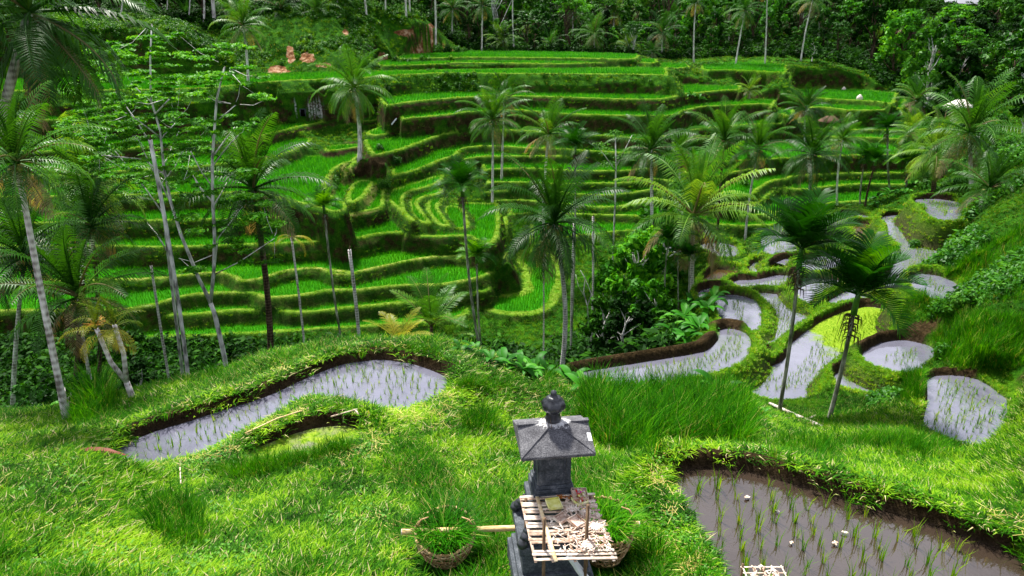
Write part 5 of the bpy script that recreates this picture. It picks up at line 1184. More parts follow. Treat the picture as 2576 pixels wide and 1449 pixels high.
for px, py, h in [(2205,525,30),(2230,530,30),(2255,522,32),(2285,505,30),(2310,500,34),(2340,490,38),(2370,480,42),(2395,478,42),(2420,480,44),(2180,545,24),(2265,545,26),(2125,540,22)]:
    plant(px, py, h, lab, g, d=R.uniform(55, 60))
g = 'leaf beds under the tall white trunks'; lab = 'broad leafed crop plant in the beds under the tall white palm trunks'
for i in range(16): plant(1710 + i * 10 + R.uniform(-4, 4), 146 + R.uniform(-3, 4), 9, lab, g, d=R.uniform(115, 119), name='leafy_crop_plant')
for a in [(395,850,50,'dark banana plant left of the thick pale trunk',24),(500,845,60,'dark banana plant between the pale trunks',24),(605,870,50,'banana plant at the foot of the brown palm trunk',22),(700,860,36,'small banana plant right of the brown palm trunk',24),(835,862,44,'bright banana plant at the foot of the bare whitish stem',19),(590,900,45,'dark banana plant right behind the pond bank',17),(180,960,60,'dark banana plant at the left end of the gully',16),(425,900,60,'dark banana plant by the grey stem',20)]:
    plant(a[0], a[1], a[2] * 1.6, a[3], d=a[4])
for a_ in [(1150,120,14,'shrub on the cut end of the knoll above the top terrace','tree2',119,0),(1125,100,16,'darker shrub higher on the cut end of the knoll','tree1',118.5,1),(1168,132,10,'low shrub at the foot of the knoll end','tree2',120,2),(1100,70,18,'leafy bush on the shoulder of the knoll','tree2',118,1)]: bush(*a_)
plant(1800, 985, 110, 'young bright banana plant at the corner of the middle flooded field', d=15.5, v=1)
plant(1925, 1010, 42, 'single bright banana shoot beside the fallen logs', d=15.5, v=2)
plant(258, 1390, 38, 'low broad leafed weed in the short grass at the lower left', v=0, name='weed')
plant(1790, 1410, 34, 'single broad leaf plant at the edge of the muddy field', v=2, name='weed')
plant(1742, 196, 22, 'spiky pale plant on the bright knob of the upper terraces', d=92, v=0, name='pandanus_plant'); plant(1765, 200, 24, 'spiky pale plant right beside the first on the bright knob', d=92.5, v=1, name='pandanus_plant')
# feathery low palms in front of the curved terrace
def low_palm(px, py, rpx, d, lab, nf, e, seed, mat='frond', up=.2):
    x, y = at_d(px, py, d)[0], d; h = ground(x, y); o = empty('low_palm', (x, y, h), lab, 'palm tree'); c = at_d(px, py, d)[2] - h; r = random.Random(seed); L = rpx / FPX * d * 1.25; g = GB()
    for i in range(nf): frond(g, i * 2.4 + r.gauss(0, .2), e + r.gauss(0, .2) - .5 * i / nf, L * r.uniform(.8, 1.1), r.uniform(.6, 1.1), 26, L * .22, L * .011, .35, .35, lv0=r.uniform(.3, .9), r=r, base=(0, 0, c))
    g.obj('crown', M[mat], parent=o); t_ = GB(); t_.tube([(0, 0, -.1), (0, 0, max(.3, c))], [.1, .07], 7); t_.obj('trunk', M['trunk_dk'], parent=o)
low_palm(1085, 820, 125, 26, 'feathery bright low palm in front of the curved terrace lip', 12, 1.25, 1)
low_palm(1000, 860, 90, 22, 'low palm with golden arching fronds at the crest of the bank', 9, 1.0, 2, 'frond_yel')
low_palm(1130, 850, 70, 25, 'reddish brown tipped low palm beside the slender areca trunk', 8, 1.1, 4)

x, y = uvpts(20000, 15.8, 43, -.9, .25)
uu_ = x / y
k = (field(RICE, x, y) < .1) & (field(LIP, x, y) < .1) & (field(NEARP, x, y) < .1) & ((uu_ < .13) | (y > 26)); k &= (fnoise(x, y, 2.5, 2, 61) > .42); x, y = x[k], y[k]; n = len(x)
up2 = [proto('gully_undergrowth', uc, M['tree1']), proto('gully_undergrowth', uc2, M['tree1'])]
scatter('gully_undergrowth', up2, np.stack([x, y, height(x, y)], 1), (.4 + .6 * rng.rand(n)) * np.interp(y, [16, 20, 28], [.45, .8, 1.25]), rng.rand(n) * 6.3, M['tree1'], 'dark tangled leafy undergrowth filling the gully behind the pond bank', 'undergrowth')

# scrub on the right hand slope and the knoll
x, y = uvpts(24000, 13, 60, .55, 1.05)
k = (field(RICE, x, y) < .1) & (field(LIP, x, y) < .1) & (field(NEARP, x, y) < .1) & (x / y > .60 - .0 * y) & (fnoise(x, y, 3.0, 3, 63) > .56) & (height(x, y) > CAMZ - 13.5); x, y = x[k], y[k]; n = len(x)
us = [proto('hillside_scrub', uc, M['tree2']), proto('hillside_scrub', uc2, M['tree2'])]
scatter('hillside_scrub', us, np.stack([x, y, height(x, y)], 1), (.25 + .4 * rng.rand(n)) * np.clip(y / 30, .5, 1.4), rng.rand(n) * 6.3, M['tree2'], 'mixed leafy scrub covering the steep slope at the right edge', 'scrub')
x, y = uvpts(16000, 88, 124, -.75, -.05)
k = (field(RICE, x, y) < .1) & (field(LIP, x, y) < .1) & (field(SAND, x, y) < .1) & (fnoise(x, y, 5.0, 3, 65) > .47); x, y = x[k], y[k]; n = len(x)
us = [proto('knoll_scrub', uc, M['farg']), proto('knoll_scrub', uc2, M['tree2'])]
scatter('knoll_scrub', us, np.stack([x, y, height(x, y)], 1), (.25 + .5 * rng.rand(n)), rng.rand(n) * 6.3, M['farg'], 'low green scrub covering the knoll with the sandy scars', 'scrub')
# ------------------------------------------------------------------ shrine, bamboo trays, baskets, logs, litter
t = NT('dark_volcanic_stone'); P = t.objc(); n1 = t.noise(9, 6, .7, P); n2 = t.noise(60, 3, .6, P)
t.bsdf(t.ramp(t.math('ADD', t.math('MULTIPLY', n1, .6), t.math('MULTIPLY', n2, .4)), (.34, (.018, .022, .028)), (.5, (.055, .066, .08)), (.66, (.16, .17, .19))), .8, .35, t.bump(t.math('ADD', n1, n2), .6, .01)); M['stone'] = t.m
t = NT('worn_roof_stone'); P = t.objc(); n1 = t.noise(7, 6, .75, P); n2 = t.noise(90, 3, .6, P); n3 = t.noise(5, 4, .8, P)
c = t.ramp(t.math('ADD', t.math('MULTIPLY', n1, .5), t.math('MULTIPLY', n2, .5)), (.34, (.025, .025, .03)), (.5, (.09, .09, .10)), (.62, (.19, .19, .2)))
sx = t.n('ShaderNodeVectorMath', operation='LENGTH'); mp = t.n('ShaderNodeMapping'); mp.inputs['Location'].default_value = (0, 0, 0); mp.inputs['Scale'].default_value = (2.6, 4.2, 0); t.l(P, mp.inputs[0]); t.l(mp.outputs[0], sx.inputs[0])
c = t.mix(t.maprange(t.math('ADD', sx.outputs['Value'], t.math('MULTIPLY', t.noise(26, 4, .8, P), .9)), .88, .78), c, (.7, .7, .7))
t.bsdf(c, .85, .3, t.bump(t.math('ADD', n1, n2), .7, .01)); M['roof'] = t.m
t = NT('wet_dark_stone'); P = t.objc(); n1 = t.noise(12, 5, .6, P); t.bsdf(t.ramp(n1, (.35, (.008, .009, .012)), (.65, (.05, .055, .065))), .35, .6, t.bump(n1, .5, .008)); M['finial'] = t.m
t = NT('white_patch'); t.bsdf((.75, .78, .8), .6, .3); M['white'] = t.m
def wood(name, a, b, c_, sc=(30, 30, 3), rough=.7):
    t = NT(name); P = t.objc(); m = t.n('ShaderNodeMapping'); m.inputs['Scale'].default_value = sc; t.l(P, m.inputs[0]); f = t.noise(1.5, 4, .6, m.outputs[0]); lv = t.attr('lv').outputs['Fac']
    t.bsdf(t.ramp(t.math('ADD', t.math('MULTIPLY', f, .7), t.math('MULTIPLY', lv, .3)), (.3, a), (.5, b), (.7, c_)), rough, .3, t.bump(f, .4, .004)); return t.m
M['bamboo'] = wood('weathered_split_bamboo', (.22, .13, .08), (.55, .42, .33), (.85, .76, .64), (12, 12, 12))
M['pole'] = wood('yellow_bamboo', (.45, .26, .07), (.72, .50, .22), (.9, .76, .5), (6, 40, 40), .4)
M['post'] = wood('old_wood', (.04, .022, .012), (.13, .08, .04), (.3, .2, .12), (40, 40, 4))
M['rattan'] = wood('brown_rattan', (.16, .08, .03), (.42, .26, .11), (.72, .54, .32), (15, 15, 15))
M['palmleaf'] = wood('dry_palm_leaf', (.35, .2, .13), (.66, .5, .4), (.9, .82, .7), (10, 10, 10))
M['yleaf'] = wood('fresh_yellow_palm_leaf', (.55, .52, .08), (.8, .8, .25), (.95, .92, .6), (10, 10, 10))
M['log'] = wood('pale_peeled_log', (.14, .1, .08), (.5, .42, .36), (.85, .8, .76), (5, 5, 5))
for k, c_ in (('red', (.6, .03, .02)), ('pink', (.7, .03, .35)), ('petal', (.7, .62, .55)), ('orange', (.45, .16, .03)), ('rust', (.16, .04, .02))):
    t = NT(k + '_petals'); t.bsdf(c_, .6, .2); M[k] = t.m
DC = math.degrees
def prism(g, pts2, z0, z1, s1=1.0, lv=.5, mi=0):
    n = len(pts2); a = np.array(pts2, float); V = np.vstack([np.c_[a, np.full(n, z0)], np.c_[a * s1, np.full(n, z1)]])
    g.add(V, [(i, (i + 1) % n, n + (i + 1) % n, n + i) for i in range(n)] + ([(3, 2, 1, 0), (4, 5, 6, 7)] if n == 4 else []), None, lv, mi)
def bevel(o, w=.006, seg=2):
    m = o.modifiers.new('bevel', 'BEVEL'); m.width = w; m.segments = seg; m.limit_method = 'ANGLE'; m.angle_limit = RAD(40)
    for p in o.data.polygons: p.use_smooth = False
    return o
def shrine():
    x, _, _ = at_dh(1388, 5.78, 4.3); y = 5.78; zg = ground(x, y); H = lambda h: CAMZ - h - zg
    o = empty('stone_shrine', (x, y, zg), 'small dark stone shrine with hipped roof and lobed finial behind the bamboo tray', 'shrine', None, RAD(7))
    def sq(w, d): return [(-w / 2, -d / 2), (w / 2, -d / 2), (w / 2, d / 2), (-w / 2, d / 2)]
    # stepped carved base
    g = GB(); hs = H(5.62)
    prism(g, sq(.82, .72), -.15, H(5.42)); prism(g, sq(.74, .66), H(5.42) + .001, H(5.34)); prism(g, sq(.66, .58), H(5.34) + .001, H(5.08)); prism(g, sq(.72, .64), H(5.08) + .001, H(4.98))
    prism(g, sq(.46, .42), H(4.98) + .001, H(4.66)); prism(g, sq(.5, .44), H(4.66) + .001, H(4.58)); prism(g, sq(.42, .4), H(4.58) + .001, H(4.5))
    bevel(g.obj('pedestal', M['stone'], parent=o), .012)
    for sx_ in (-1, 1):
        for sy in (-1, 1):   # scroll carvings at the corners of the base
            g = GB()
            for k in range(5):
                a = k * 1.1; g.lathe([(0, -.06), (.045, -.04), (.06, 0), (.045, .04), (0, .06)], (sx_ * (.33 - .035 * k), sy * (.28 - .03 * k), H(4.98) + .03 + .055 * k), 8)
            g.obj('corner_scroll', M['finial'], parent=o)
    # cella with framed panels
    g = GB(); prism(g, sq(.42, .38), H(4.5) + .001, H(4.455)); prism(g, sq(.385, .35), H(4.455) + .001, H(4.41)); prism(g, sq(.355, .32), H(4.41) + .001, H(4.375), .95)
    bevel(g.obj('base_moulding', M['stone'], parent=o), .006)
    g = GB(); r_ = random.Random(2)
    for k in range(11):
        g.lathe([(0, -.02), (.018, -.012), (.022, 0), (.012, .014), (0, .016)], (-.2 + .04 * k, -.215 + .004 * math.sin(k * 2), H(4.47) - .01), 6)
    g.obj('carved_edge', M['stone'], parent=o)
    g = GB(); w, d_, z0, z1 = .31, .28, H(4.375), H(3.9)
    prism(g, sq(w, d_), z0 + .001, z1)
    for q in range(4):
        m = Matrix.Rotation(q * math.pi / 2, 4, 'Z'); hw = (w if q % 2 == 0 else d_) / 2; dp = (d_ if q % 2 == 0 else w) / 2
        for bx_, bw in ((-hw + .02, .036), (hw - .02, .036)):
            g.box(m @ Matrix.Translation((bx_, -dp - .004, (z0 + z1) / 2)), (bw, .014, z1 - z0 - .01))
        for (px_, pw) in ((-hw + .062, .008), (hw - .062, .008)):
            g.box(m @ Matrix.Translation((px_, -dp - .003, (z0 + z1) / 2 - .02)), (pw, .009, (z1 - z0) * .72))
        g.box(m @ Matrix.Translation((0, -dp - .003, z0 + .055)), ((hw - .066) * 2, .009, .008)); g.box(m @ Matrix.Translation((0, -dp - .003, z1 - .07)), ((hw - .066) * 2, .009, .008))
    bevel(g.obj('body', M['stone'], parent=o), .003, 1)
    # roof: ridge full width, hip creases to the corners, thin eave
    ze, zr = H(3.90), H(3.745); w, d_ = .355, .335
    V = [(-w, -d_, ze), (w, -d_, ze), (w, d_, ze), (-w, d_, ze), (-w * .98, 0, zr - .01), (w * .98, 0, zr - .01), (0, -.03, zr + .035), (0, .03, zr + .035)]
    V += [(a, b, c - .03) for a, b, c in V[:4]]
    g = GB(); g.add([V[i] for i in range(12)], [(8, 9, 1, 0), (9, 10, 2, 1), (10, 11, 3, 2), (11, 8, 0, 3), (11, 10, 9, 8)],
          [(0, 1, 6), (0, 6, 4), (1, 5, 6), (2, 3, 7), (3, 4, 7), (2, 7, 5), (4, 6, 7), (5, 7, 6), (0, 4, 3), (1, 2, 5)], .5)
    rf = g.obj('roof', M['roof'], parent=o); bevel(rf, .008)
    g = GB(); g.box(Matrix.Translation((-.215, 0, zr + .006)), (.275, .05, .022)); g.box(Matrix.Translation((.215, 0, zr + .006)), (.275, .05, .022))
    for sx_ in (-1, 1): g.tube([(0, -.04, zr + .035), (sx_ * w * .98, -d_ * .98, ze + .004)], [.011, .009], 5)
    bevel(g.obj('ridge', M['roof'], parent=rf), .005)
    g = GB(); p0 = np.array([.352, -.20, 0]); 
    # white splash of paint/fungus near the right edge
    def onroof(x_, y_): 
        k = -y_ / d_; return zr - .005 + (ze - zr) * k + .0
    pts = [(.235, -.15), (.30, -.125), (.345, -.13), (.346, -.215), (.30, -.205)]
    g.add([(a, b, (zr - .01) + (ze - zr + .01) * (-b / d_) + .007) for a, b in pts] + [(a, b, (zr - .01) + (ze - zr + .01) * (-b / d_) + .001) for a, b in pts], None, [(0, 4, 3), (0, 3, 1), (1, 3, 2)], .5); g.obj('white_patch', M['white'], parent=rf)
    # lobed finial
    zf = zr + .03; g = GB()
    FS = 1.22; LZ = lambda pr: [(a * FS, b * FS) for a, b in pr]
    g.lathe(LZ([(0, 0), (.062, 0), (.066, .02), (.052, .035), (.058, .05), (.046, .06), (.052, .07), (.04, .078)]), (0, 0, zf), 16)
    g.lathe(LZ([(.035, .07), (.055, .085), (.082, .12), (.086, .15), (.07, .18), (.05, .195), (.052, .205), (.034, .215), (.02, .22), (.022, .24), (.018, .262), (0, .27)]), (0, 0, zf), 40, lobes=8, lob=.16)
    g.obj('finial', M['finial'], parent=o)
    g = GB(); r_ = random.Random(4)
    for k in range(26):
        a = r_.random() * 6.28; b = a + r_.uniform(.5, 1.6); g.tube([(.066 * math.cos(a), .066 * math.sin(a), zf + r_.uniform(.01, .08)), (.07 * math.cos(b), .07 * math.sin(b), zf + r_.uniform(0, .08)), (.12 * math.cos(b + .3), .12 * math.sin(b + .3), zf - .02)], .0016, 3, cap=False)
    g.obj('straw_band', M['post'], parent=o)
shrine()
# bamboo offering tray on posts
def strip(g, a, b, w, th=.004, sag=0.0, lv=None, n=4):
    a, b = Vector(a), Vector(b); d = (b - a).normalized(); s_ = d.cross(Vector((0, 0, 1))).normalized() * w / 2; V = []
    for i in range(n + 1):
        t_ = i / n; p = a.lerp(b, t_) + Vector((0, 0, -sag * 4 * t_ * (1 - t_)))
        V += [p - s_, p + s_, p + s_ - Vector((0, 0, th)), p - s_ - Vector((0, 0, th))]
    q = []
    for i in range(n): 
        for j in range(4): q.append((i * 4 + j, i * 4 + 4 + j, i * 4 + 4 + (j + 1) % 4, i * 4 + (j + 1) % 4))
    q += [(0, 1, 2, 3), (n * 4 + 3, n * 4 + 2, n * 4 + 1, n * 4)]
    g.add([tuple(v) for v in V], q, None, R.random() if lv is None else lv)
HT = 4.47
def T_(u, v, dz=0.0):
    """point on the tray: u 0..1 left to right, v 0..1 back to front"""
    bl, br, fr, fl = at_h(1310, 1250, HT), at_h(1492, 1243, HT), at_h(1548, 1404, HT), at_h(1346, 1408, HT)
    p = (Vector(bl) * (1 - u) + Vector(br) * u) * (1 - v) + (Vector(fl) * (1 - u) + Vector(fr) * u) * v; p.z += dz; return p
def tray():
    c = T_(.5, .5); zg = ground(c.x, c.y); o = empty('bamboo_tray', (c.x, c.y, zg), 'woven split bamboo offering tray on wooden posts in front of the stone shrine', 'offering tray'); O = Vector((c.x, c.y, zg))
    rows = [.0, .055, .12, .165, .23, .275, .34, .385, .45, .51, .58, .63, .70, .755, .88, .93, 1.0]
    for i, v in enumerate(rows):
        g = GB(); a = R.uniform(-.03, .02); b = 1 + R.uniform(-.02, .04); tl = R.uniform(-.02, .02)
        strip(g, T_(a, v, .006 * (i % 2)) - O, T_(b, min(1, max(0, v + tl)), .004) - O, R.uniform(.026, .036), .005, R.uniform(-.006, .012)); g.obj('slat', M['bamboo'], parent=o)
    for i, u in enumerate([.0, .22, .5, .72, .97]):
        g = GB(); strip(g, T_(u, -.02, -.006) - O, T_(u + R.uniform(-.01, .01), 1.03, -.006) - O, .034 if i in (1, 3) else .024, .006, .0); g.obj('cross_slat', M['bamboo'], parent=o)
    g = GB(); strip(g, T_(.22, .0, .012) - O, T_(.25, 1.04, .012) - O, .034, .006); g.obj('cross_slat', M['pole'], parent=o)
    for (tx, ty, d, w) in [(1369, 1304, 4.87, .032), (1479, 1270, 4.98, .034)]:
        tp = Vector(at_d(tx, ty, d)); gz = ground(tp.x, tp.y); g = GB()
        g.tube([(tp.x - O.x + .012, tp.y - O.y, gz - .1 - O.z), (tp.x - O.x + .006, tp.y - O.y, (gz + tp.z) / 2 - O.z), (tp.x - O.x, tp.y - O.y, tp.z - O.z)], [w / 2 * 1.1, w / 2, w / 2 * .9], 8); g.obj('post', M['post'], parent=o)
    for u in (.06, .94):
        p = T_(u, .06) - O; gz = ground(p.x + O.x, p.y + O.y) - O.z; g = GB(); g.tube([(p.x, p.y, gz - .1), (p.x, p.y, p.z + .02)], .015, 7); g.obj('post', M['post'], parent=o)
    for v in (.07, .9):
        g = GB(); a, b = T_(-.02, v, -.025) - O, T_(1.03, v, -.025) - O; g.tube([tuple(a), tuple(b)], .012, 6); g.obj('crossbar', M['post'], parent=o)
tray()
def canang(u, v, s, rz, label, mat='palmleaf', fill=None, dz=.012, tilt=0.0):
    """square palm-leaf offering tray"""
    p = T_(u, v, dz); o = empty('leaf_offering', p, label, 'offering', 'leaf offerings on the bamboo tray', rz); o.rotation_euler = (tilt, tilt * .6, rz)
    g = GB(); g.box((0, 0, .002), (s, s, .003))
    for q in range(4): g.box(Matrix.Rotation(q * math.pi / 2, 4, 'Z') @ Matrix.Translation((0, s / 2, .013)) @ Matrix.Rotation(.2, 4, 'X'), (s * 1.02, .004, .026), R.random())
    bevel(g.obj('leaf_tray', M[mat], parent=o), .001, 1)
    if fill:
        for m_, n_ in fill:
            g = GB(); 
            for k in range(n_):
                a = R.random() * 6.3; rr = s * .33 * R.random(); leaf_cloud(g, (rr * math.cos(a), rr * math.sin(a), .02 + .012 * R.random()), .018, .010, 9, .014, k, .4)
            g.obj('petals', M[m_], parent=o, smooth=False)
canang(.42, .17, .135, .25, 'square fresh yellow leaf offering at the back left of the bamboo tray', 'yleaf', tilt=.08)
canang(.80, .05, .15, .1, 'newest offering piled with red and pink petals at the back right corner', 'palmleaf', [('petal', 9), ('red', 4), ('pink', 3), ('yleaf', 6)], .03, .1)
canang(.78, .13, .12, .5, 'red flecked offering just in front of the newest petal offering', 'yleaf', [('red', 5), ('orange', 3)], .014)
canang(.47, .42, .115, .6, 'empty dry square leaf frame left of the pale one', 'palmleaf', [('palmleaf', 3)], .016, -.12)
canang(.64, .50, .125, .75, 'pale dry square leaf offering in the middle of the tray', 'palmleaf', None, .035, .14)
canang(.55, .72, .09, .2, 'small crumpled dry leaf offering half buried in leaf strips', 'palmleaf', [('petal', 2)], .01, .2)
def litter():
    g = GB(); r_ = random.Random(12)
    for k in range(330):
        u = .52 + .46 * r_.random(); v = .1 + .82 * r_.random() ** .9
        if k > 250: u = .25 + .7 * r_.random()
        p = T_(u, v, .012 + .03 * r_.random()); a = r_.random() * 3.14; L = r_.uniform(.03, .11); d = Vector((math.cos(a), math.sin(a), r_.uniform(-.12, .18))) * L / 2
        strip(g, p - d, p + d, r_.uniform(.004, .013), .001, r_.uniform(-.01, .01), r_.random(), 2)
    for (u, v) in ((.62, .28), (.88, .58), (.80, .36), (.7, .85)):     # fans of cut leaf
        for k in range(14):
            a = k * .45; p = T_(u, v, .03); d = Vector((math.cos(a), math.sin(a), .15)) * .055; strip(g, p, p + d, .013, .001, 0, .6 + .4 * r_.random(), 1)
    o = g.obj('dried_leaves', M['palmleaf'], smooth=False); set_props(o, 'dry curled palm leaf strips heaped over the right half of the bamboo tray', 'dried leaves', kind='stuff')
    g = GB()
    for k in range(14): leaf_cloud(g, tuple(T_(.5 + .2 * r_.random(), .03 + .05 * r_.random(), .02)), .02, .01, 10, .012, k, .3)
    set_props(g.obj('brown_flower_scraps', M['orange'], smooth=False), 'rusty brown flower scraps at the back edge of the bamboo tray', 'flower scraps', kind='stuff')
litter()
# carrying pole with two baskets
PA, PB = Vector(at_d(1012, 1338, 6.2)), Vector(at_d(1606, 1318, 6.45))
def carry_pole():
    o = empty('carrying_pole', (PA + PB) / 2, 'yellow bamboo carrying pole lying across both baskets behind the shrine', 'pole'); O = (PA + PB) / 2
    g = GB(); n = 40; P = [PA.lerp(PB, i / n) - O for i in range(n + 1)]; g.tube([tuple(p) for p in P], [.034 * (1.07 if i % 8 == 4 else 1) for i in range(n + 1)], 12); g.obj('bamboo', M['pole'], parent=o)
    for e, k in ((PA, -1), (PB, 1)):
        d = (PB - PA).normalized(); g = GB(); g.tube([tuple(e - O - d * .0 * k), tuple(e - O + d * .012 * k)], .0325, 12); g.obj('cut_end', M['petal'], parent=o)
carry_pole()
def basket(px, label, tilt):
    c = PA.lerp(PB, (px - 1012) / 594.0); c = Vector((c.x, c.y - .04, 0)); zg = ground(c.x, c.y); o = empty('rattan_basket', (c.x, c.y, zg + .02), label, 'basket', 'baskets on the carrying pole'); rim = max(.3, PA.z - zg + .02); RR = .335
    r_ = random.Random(px)
    prof = lambda t_: RR * (.52 + .48 * math.sin(t_ * math.pi / 2) ** .8)
    for i in range(9):   # hoops
        t_ = (i + .5) / 9; z = rim * t_; g = GB(); n = 40; P = []
        for k in range(n + 1):
            a = k * 2 * math.pi / n; wv = 1 + .02 * math.sin(a * 9 + i * 3.14); P.append((prof(t_) * wv * math.cos(a), prof(t_) * wv * math.sin(a), z + .008 * math.sin(a * 3 + i * 2) + .05 * math.sin(a) * t_ * tilt))
        g.tube(P, .0095 if i < 8 else .015, 5, lv=r_.random(), cap=False); g.obj('hoop', M['rattan'], parent=o)
    g = GB()
    for s_ in (-1, 1):
        for k in range(22):
            a0 = k * 2 * math.pi / 22; P = []
            for j in range(8):
                t_ = j / 7; a = a0 + s_ * t_ * .7; P.append((prof(t_) * 1.01 * math.cos(a), prof(t_) * 1.01 * math.sin(a), rim * t_ + .05 * math.sin(a) * t_ * tilt))
            g.tube(P, .0075, 4, lv=r_.random())
    g.obj('weave', M['rattan'], parent=o)
    g = GB()
    for a in (0, math.pi): g.tube([(RR * math.cos(a), 0, rim - .02), (RR * .8 * math.cos(a), .03, rim + .10), (RR * .55 * math.cos(a), .05, rim + .12)], [.012, .010, .008], 5)
    g.obj('loop', M['rattan'], parent=o)
    b_ = blades(1000, RR * .8, .17, 1.5, .0055, px, .6, 1.0, .9); gg = GB(); gg.merge(b_, Matrix.Translation((0, 0, rim * .86)))
    q = set_props(gg.obj('cut_grass', M['tall']), 'freshly cut long grass filling the %s basket' % ('left' if px < 1300 else 'right'), 'cut grass', kind='stuff'); q.location = (c.x, c.y, zg)
basket(1118, 'open weave rattan basket full of cut grass left of the shrine', 1.0)
basket(1518, 'rattan basket full of cut grass mostly hidden behind the tray', 1.0)
def log(pts, w, label, name='fallen_log', cat='log', mat='log', off=.04, seg=8, one=None):
    W_ = [Vector(hit(x, y)) if one is None else Vector(at_d(x, y, one)) for x, y in pts]; d = W_[0].y; c = W_[0].copy(); r1 = w / FPX * (d * 1.15) / 2; g = GB(); n = 8; P = []
    for i in range(n + 1):
        t_ = i / n * (len(W_) - 1); k = min(int(t_), len(W_) - 2); p = W_[k].lerp(W_[k + 1], t_ - k); P.append(tuple(p - c + Vector((0, 0, off + r1 * .6))))
    g.tube(P, [r1 * (1 - .25 * i / n) * (1 + .06 * math.sin(i * 2.1)) for i in range(n + 1)], seg); o = g.obj(name, M[mat]); o.location = c; return set_props(o, label, cat)
log([(2068,1082),(1936,1020)], 13, 'long pale fallen palm log near the areca trunks')
log([(2012,1070),(2052,1050)], 9, 'short log piece lying across the long pale log')
log([(2070,1072),(1990,1080),(1930,1075)], 4, 'thin bamboo stick lying below the long pale log', 'bamboo_stick', 'stick', 'pole')
log([(1965,1052),(1925,1035)], 5, 'thin pale stick left of the areca trunk foot', 'stick', 'stick')
log([(619,1104),(700,1066),(762,1046)], 4, 'long curved straw coloured stick on the grass between the two left ponds', 'stick', 'stick', 'pole', .1)
log([(834,1059),(900,1040)], 4, 'dry twig on the grass right of the algae pond', 'stick', 'stick', 'palmleaf', .08)
log([(458,1232),(456,1190)], 4, 'pale stick standing upright in the grass below the left pond', 'stick', 'stick', 'palmleaf', .1)
log([(1480,1475),(1430,1405)], 26, 'thick pale bamboo leaning under the offering tray', 'leaning_bamboo', 'bamboo', 'white', .02, one=5.0)
log([(1480,640),(1452,560)], 3, 'dry pale stick on the terrace right of the low curve', 'stick', 'stick', 'palmleaf', .1) if 0 else None
log([(985,322),(998,306)], 4, 'small white pipe sticking out of the terrace wall', 'water_pipe', 'pipe', 'white', .3)
# brown fallen leaf at the left border
def dead_leaf(px, py, L, rz, label, mat, name='dead_palm_leaf', cat='palm leaf'):
    x, y, z = hit(px, py); g = GB(); r_ = random.Random(px); 
    for k in range(4): broad_leaf(g, (0, 0, .02), rz + r_.gauss(0, .15), .35 - .1 * k, L, L * .055, .7, r_)
    o = g.obj(name, M[mat]); o.location = (x, y, z); return set_props(o, label, cat)
dead_leaf(158, 1148, .9, .15, 'reddish brown dead palm leaf lying at the left border of the pond bank', 'rust')
dead_leaf(905, 1048, .25, 2.3, 'curled pale dry leaf beside the twig by the algae pond', 'palmleaf')
# bits on the grass and in the muddy field
def scrap(px, py, s, label, mat, name='dry_leaf_scrap', cat='leaf', onwater=False):
    x, y, z = hit(px, py); z = CAMZ - 6.0 + .005 if onwater else z + .05; g = GB(); r_ = random.Random(px * 7 + py)
    for k in range(4):
        a = r_.random() * 6.3; broad_leaf(g, (0, 0, .01), a, r_.uniform(.1, .5), s * r_.uniform(.6, 1.1), s * .28, 1.0, r_)
    o = g.obj(name, M[mat]); o.location = (x, y, z); return set_props(o, label, cat)
scrap(1773, 1365, .07, 'white fallen flower on the grass left of the muddy field', 'petal', 'fallen_flower', 'flower'); scrap(1655, 1405, .06, 'white fallen flower on the grass near the lower bamboo tray', 'petal', 'fallen_flower', 'flower'); scrap(1603, 1320, .06, 'pale scrap on the grass near the pole end', 'petal')
scrap(1952, 1303, .035, 'pinkish white flower floating in the muddy field', 'petal', 'fallen_flower', 'flower', True); scrap(2120, 1358, .06, 'dry leaf offering floating in the muddy field', 'palmleaf', onwater=True); scrap(2095, 1384, .05, 'dry leaf scrap floating below the floating offering', 'palmleaf', onwater=True); scrap(1988, 1382, .035, 'grey leaf scrap in the mud left of the floating offering', 'palmleaf', onwater=True)
scrap(1880, 1268, .06, 'dead rice clump in the upper left of the muddy field', 'palmleaf', onwater=True); scrap(1050, 1335, .05, 'white scrap on the grass left of the pole end', 'petal'); scrap(738, 1415, .05, 'tiny white scrap in the short grass at the bottom left', 'petal'); scrap(780, 1402, .04, 'second tiny white scrap in the short grass', 'petal')
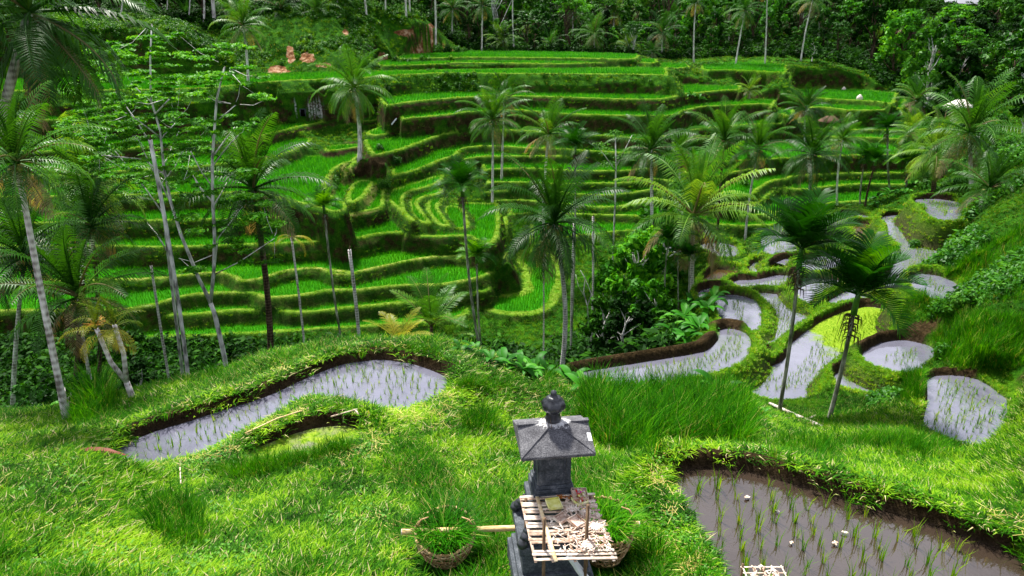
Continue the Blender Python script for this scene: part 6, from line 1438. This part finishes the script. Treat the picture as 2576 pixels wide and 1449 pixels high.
# second bamboo lattice at the bottom edge
def low_tray():
    a = Vector(at_h(1868, 1426, 5.3)); b = Vector(at_h(1968, 1430, 5.3)); c = (a + b) / 2; zg = CAMZ - 6.09; o = empty('bamboo_lattice', (c.x, c.y - .15, zg), 'small square bamboo offering lattice standing at the bottom in the muddy field', 'offering tray'); O = Vector((c.x, c.y - .15, zg)); w = (b - a).length / 2
    for i in range(5):
        g = GB(); y_ = .16 - .08 * i; strip(g, Vector((-w - .02, y_, a.z - O.z)), Vector((w + .02, y_, a.z - O.z)), .016, .004); g.obj('slat', M['bamboo'], parent=o)
        g = GB(); x_ = -w + i * w / 2; strip(g, Vector((x_, .18, a.z - O.z + .005)), Vector((x_, -.18, a.z - O.z + .005)), .014, .004); g.obj('cross_slat', M['bamboo'], parent=o)
    g = GB(); g.tube([(-w, .16, 0), (-w, .16, a.z - O.z + .04)], .012, 6); g.obj('post', M['post'], parent=o); g = GB(); g.tube([(w, -.1, 0), (w, -.1, a.z - O.z)], .012, 6); g.obj('post', M['post'], parent=o)
    g = GB(); r_ = random.Random(2)
    for k in range(40):
        p = Vector((r_.uniform(-w, w) * .7, r_.uniform(-.1, .16), a.z - O.z + .015)); an = r_.random() * 3.1; d = Vector((math.cos(an), math.sin(an), r_.uniform(-.1, .1))) * .03; strip(g, p - d, p + d, .012, .001, 0, None, 1)
    q = g.obj('dried_offering_leaves', M['palmleaf']); q.location = O; set_props(q, 'dry leaf scraps on the small lattice at the bottom', 'dried leaves', kind='stuff')
low_tray()
# doorway in the stained wall, tiny huts on the right hill
def doorway():
    x, y, z = hit(764, 284); y += .1; g = GB(); o = empty('wall_doorway', (x, y, ground(x, y - .9)), 'dark square doorway in the earth wall left of the white stain', 'doorway'); t_ = NT('painted_doorway_shade'); t_.bsdf((.004, .004, .004), 1, 0); 
    z0 = z - .35 - o.location.z; g.box((0, 0, z0 + .4), (.5, .9, .75)); g.obj('shade_block', t_.m, parent=o); g = GB()  # solid near-black block: the shade inside the doorway is painted as colour
    for sx_ in (-1, 1): g.box((sx_ * .29, -.44, z0 + .4), (.08, .1, .8))
    g.box((0, -.44, z0 + .83), (.7, .12, .08)); g.obj('frame', M['stone'], parent=o)
doorway()
def hut(px, py, d, s, label, rc):
    x, y, z = at_d(px, py, d); gz = min(ground(x, y), z - 1.0); o = empty('hut', (x, y, z - 1.5 * s), label, 'hut', None, .3); g = GB(); hz = 1.5 * s
    for a in (-1, 1):
        for b in (-1, 1): g.tube([(a * 1.0 * s, b * .8 * s, -2), (a * 1.0 * s, b * .8 * s, hz)], .06 * s, 6)
    g.obj('posts', M['post'], parent=o); g = GB(); g.box((0, .4 * s, hz * .4), (1.8 * s, .1 * s, hz * .8)); g.obj('wall', M['post'], parent=o)
    g = GB(); w, dd = 1.5 * s, 1.2 * s; g.add([(-w, -dd, hz), (w, -dd, hz), (w, dd, hz), (-w, dd, hz), (-w * .5, 0, hz + .9 * s), (w * .5, 0, hz + .9 * s), (-w, -dd, hz - .08 * s), (w, -dd, hz - .08 * s), (w, dd, hz - .08 * s), (-w, dd, hz - .08 * s)], [(0, 1, 5, 4), (2, 3, 4, 5), (6, 7, 1, 0), (7, 8, 2, 1), (8, 9, 3, 2), (9, 6, 0, 3), (9, 8, 7, 6)], [(1, 2, 5), (3, 0, 4)]); g.obj('roof', M[rc], parent=o, smooth=False)
hut(2280, 84, 134, 1.1, 'small hut with brownish roof high on the wooded right hill', 'stalk')
hut(2086, 305, 93, .8, 'little thatched shelter on the narrow terraces at the right', 'stalk')
hut(2412, 268, 75, .8, 'pale roofed shed at the right border below the woods', 'log')
def sack(px, py, d, s, label):
    x, y, z = at_d(px, py, d); g = GB(); g.lathe([(0, 0), (.3, .02), (.36, .2), (.3, .45), (.14, .58), (.1, .66), (0, .68)], (0, 0, 0), 10); o = g.obj('white_sack', M['petal']); o.location = (x, y, ground(x, y)); o.scale = (s,) * 3; set_props(o, label, 'sack')
sack(2163, 244, 99, 1.2, 'white sack standing at the end of an upper right terrace'); sack(2127, 199, 111, .9, 'small white sack on the slope under the wooded hill')
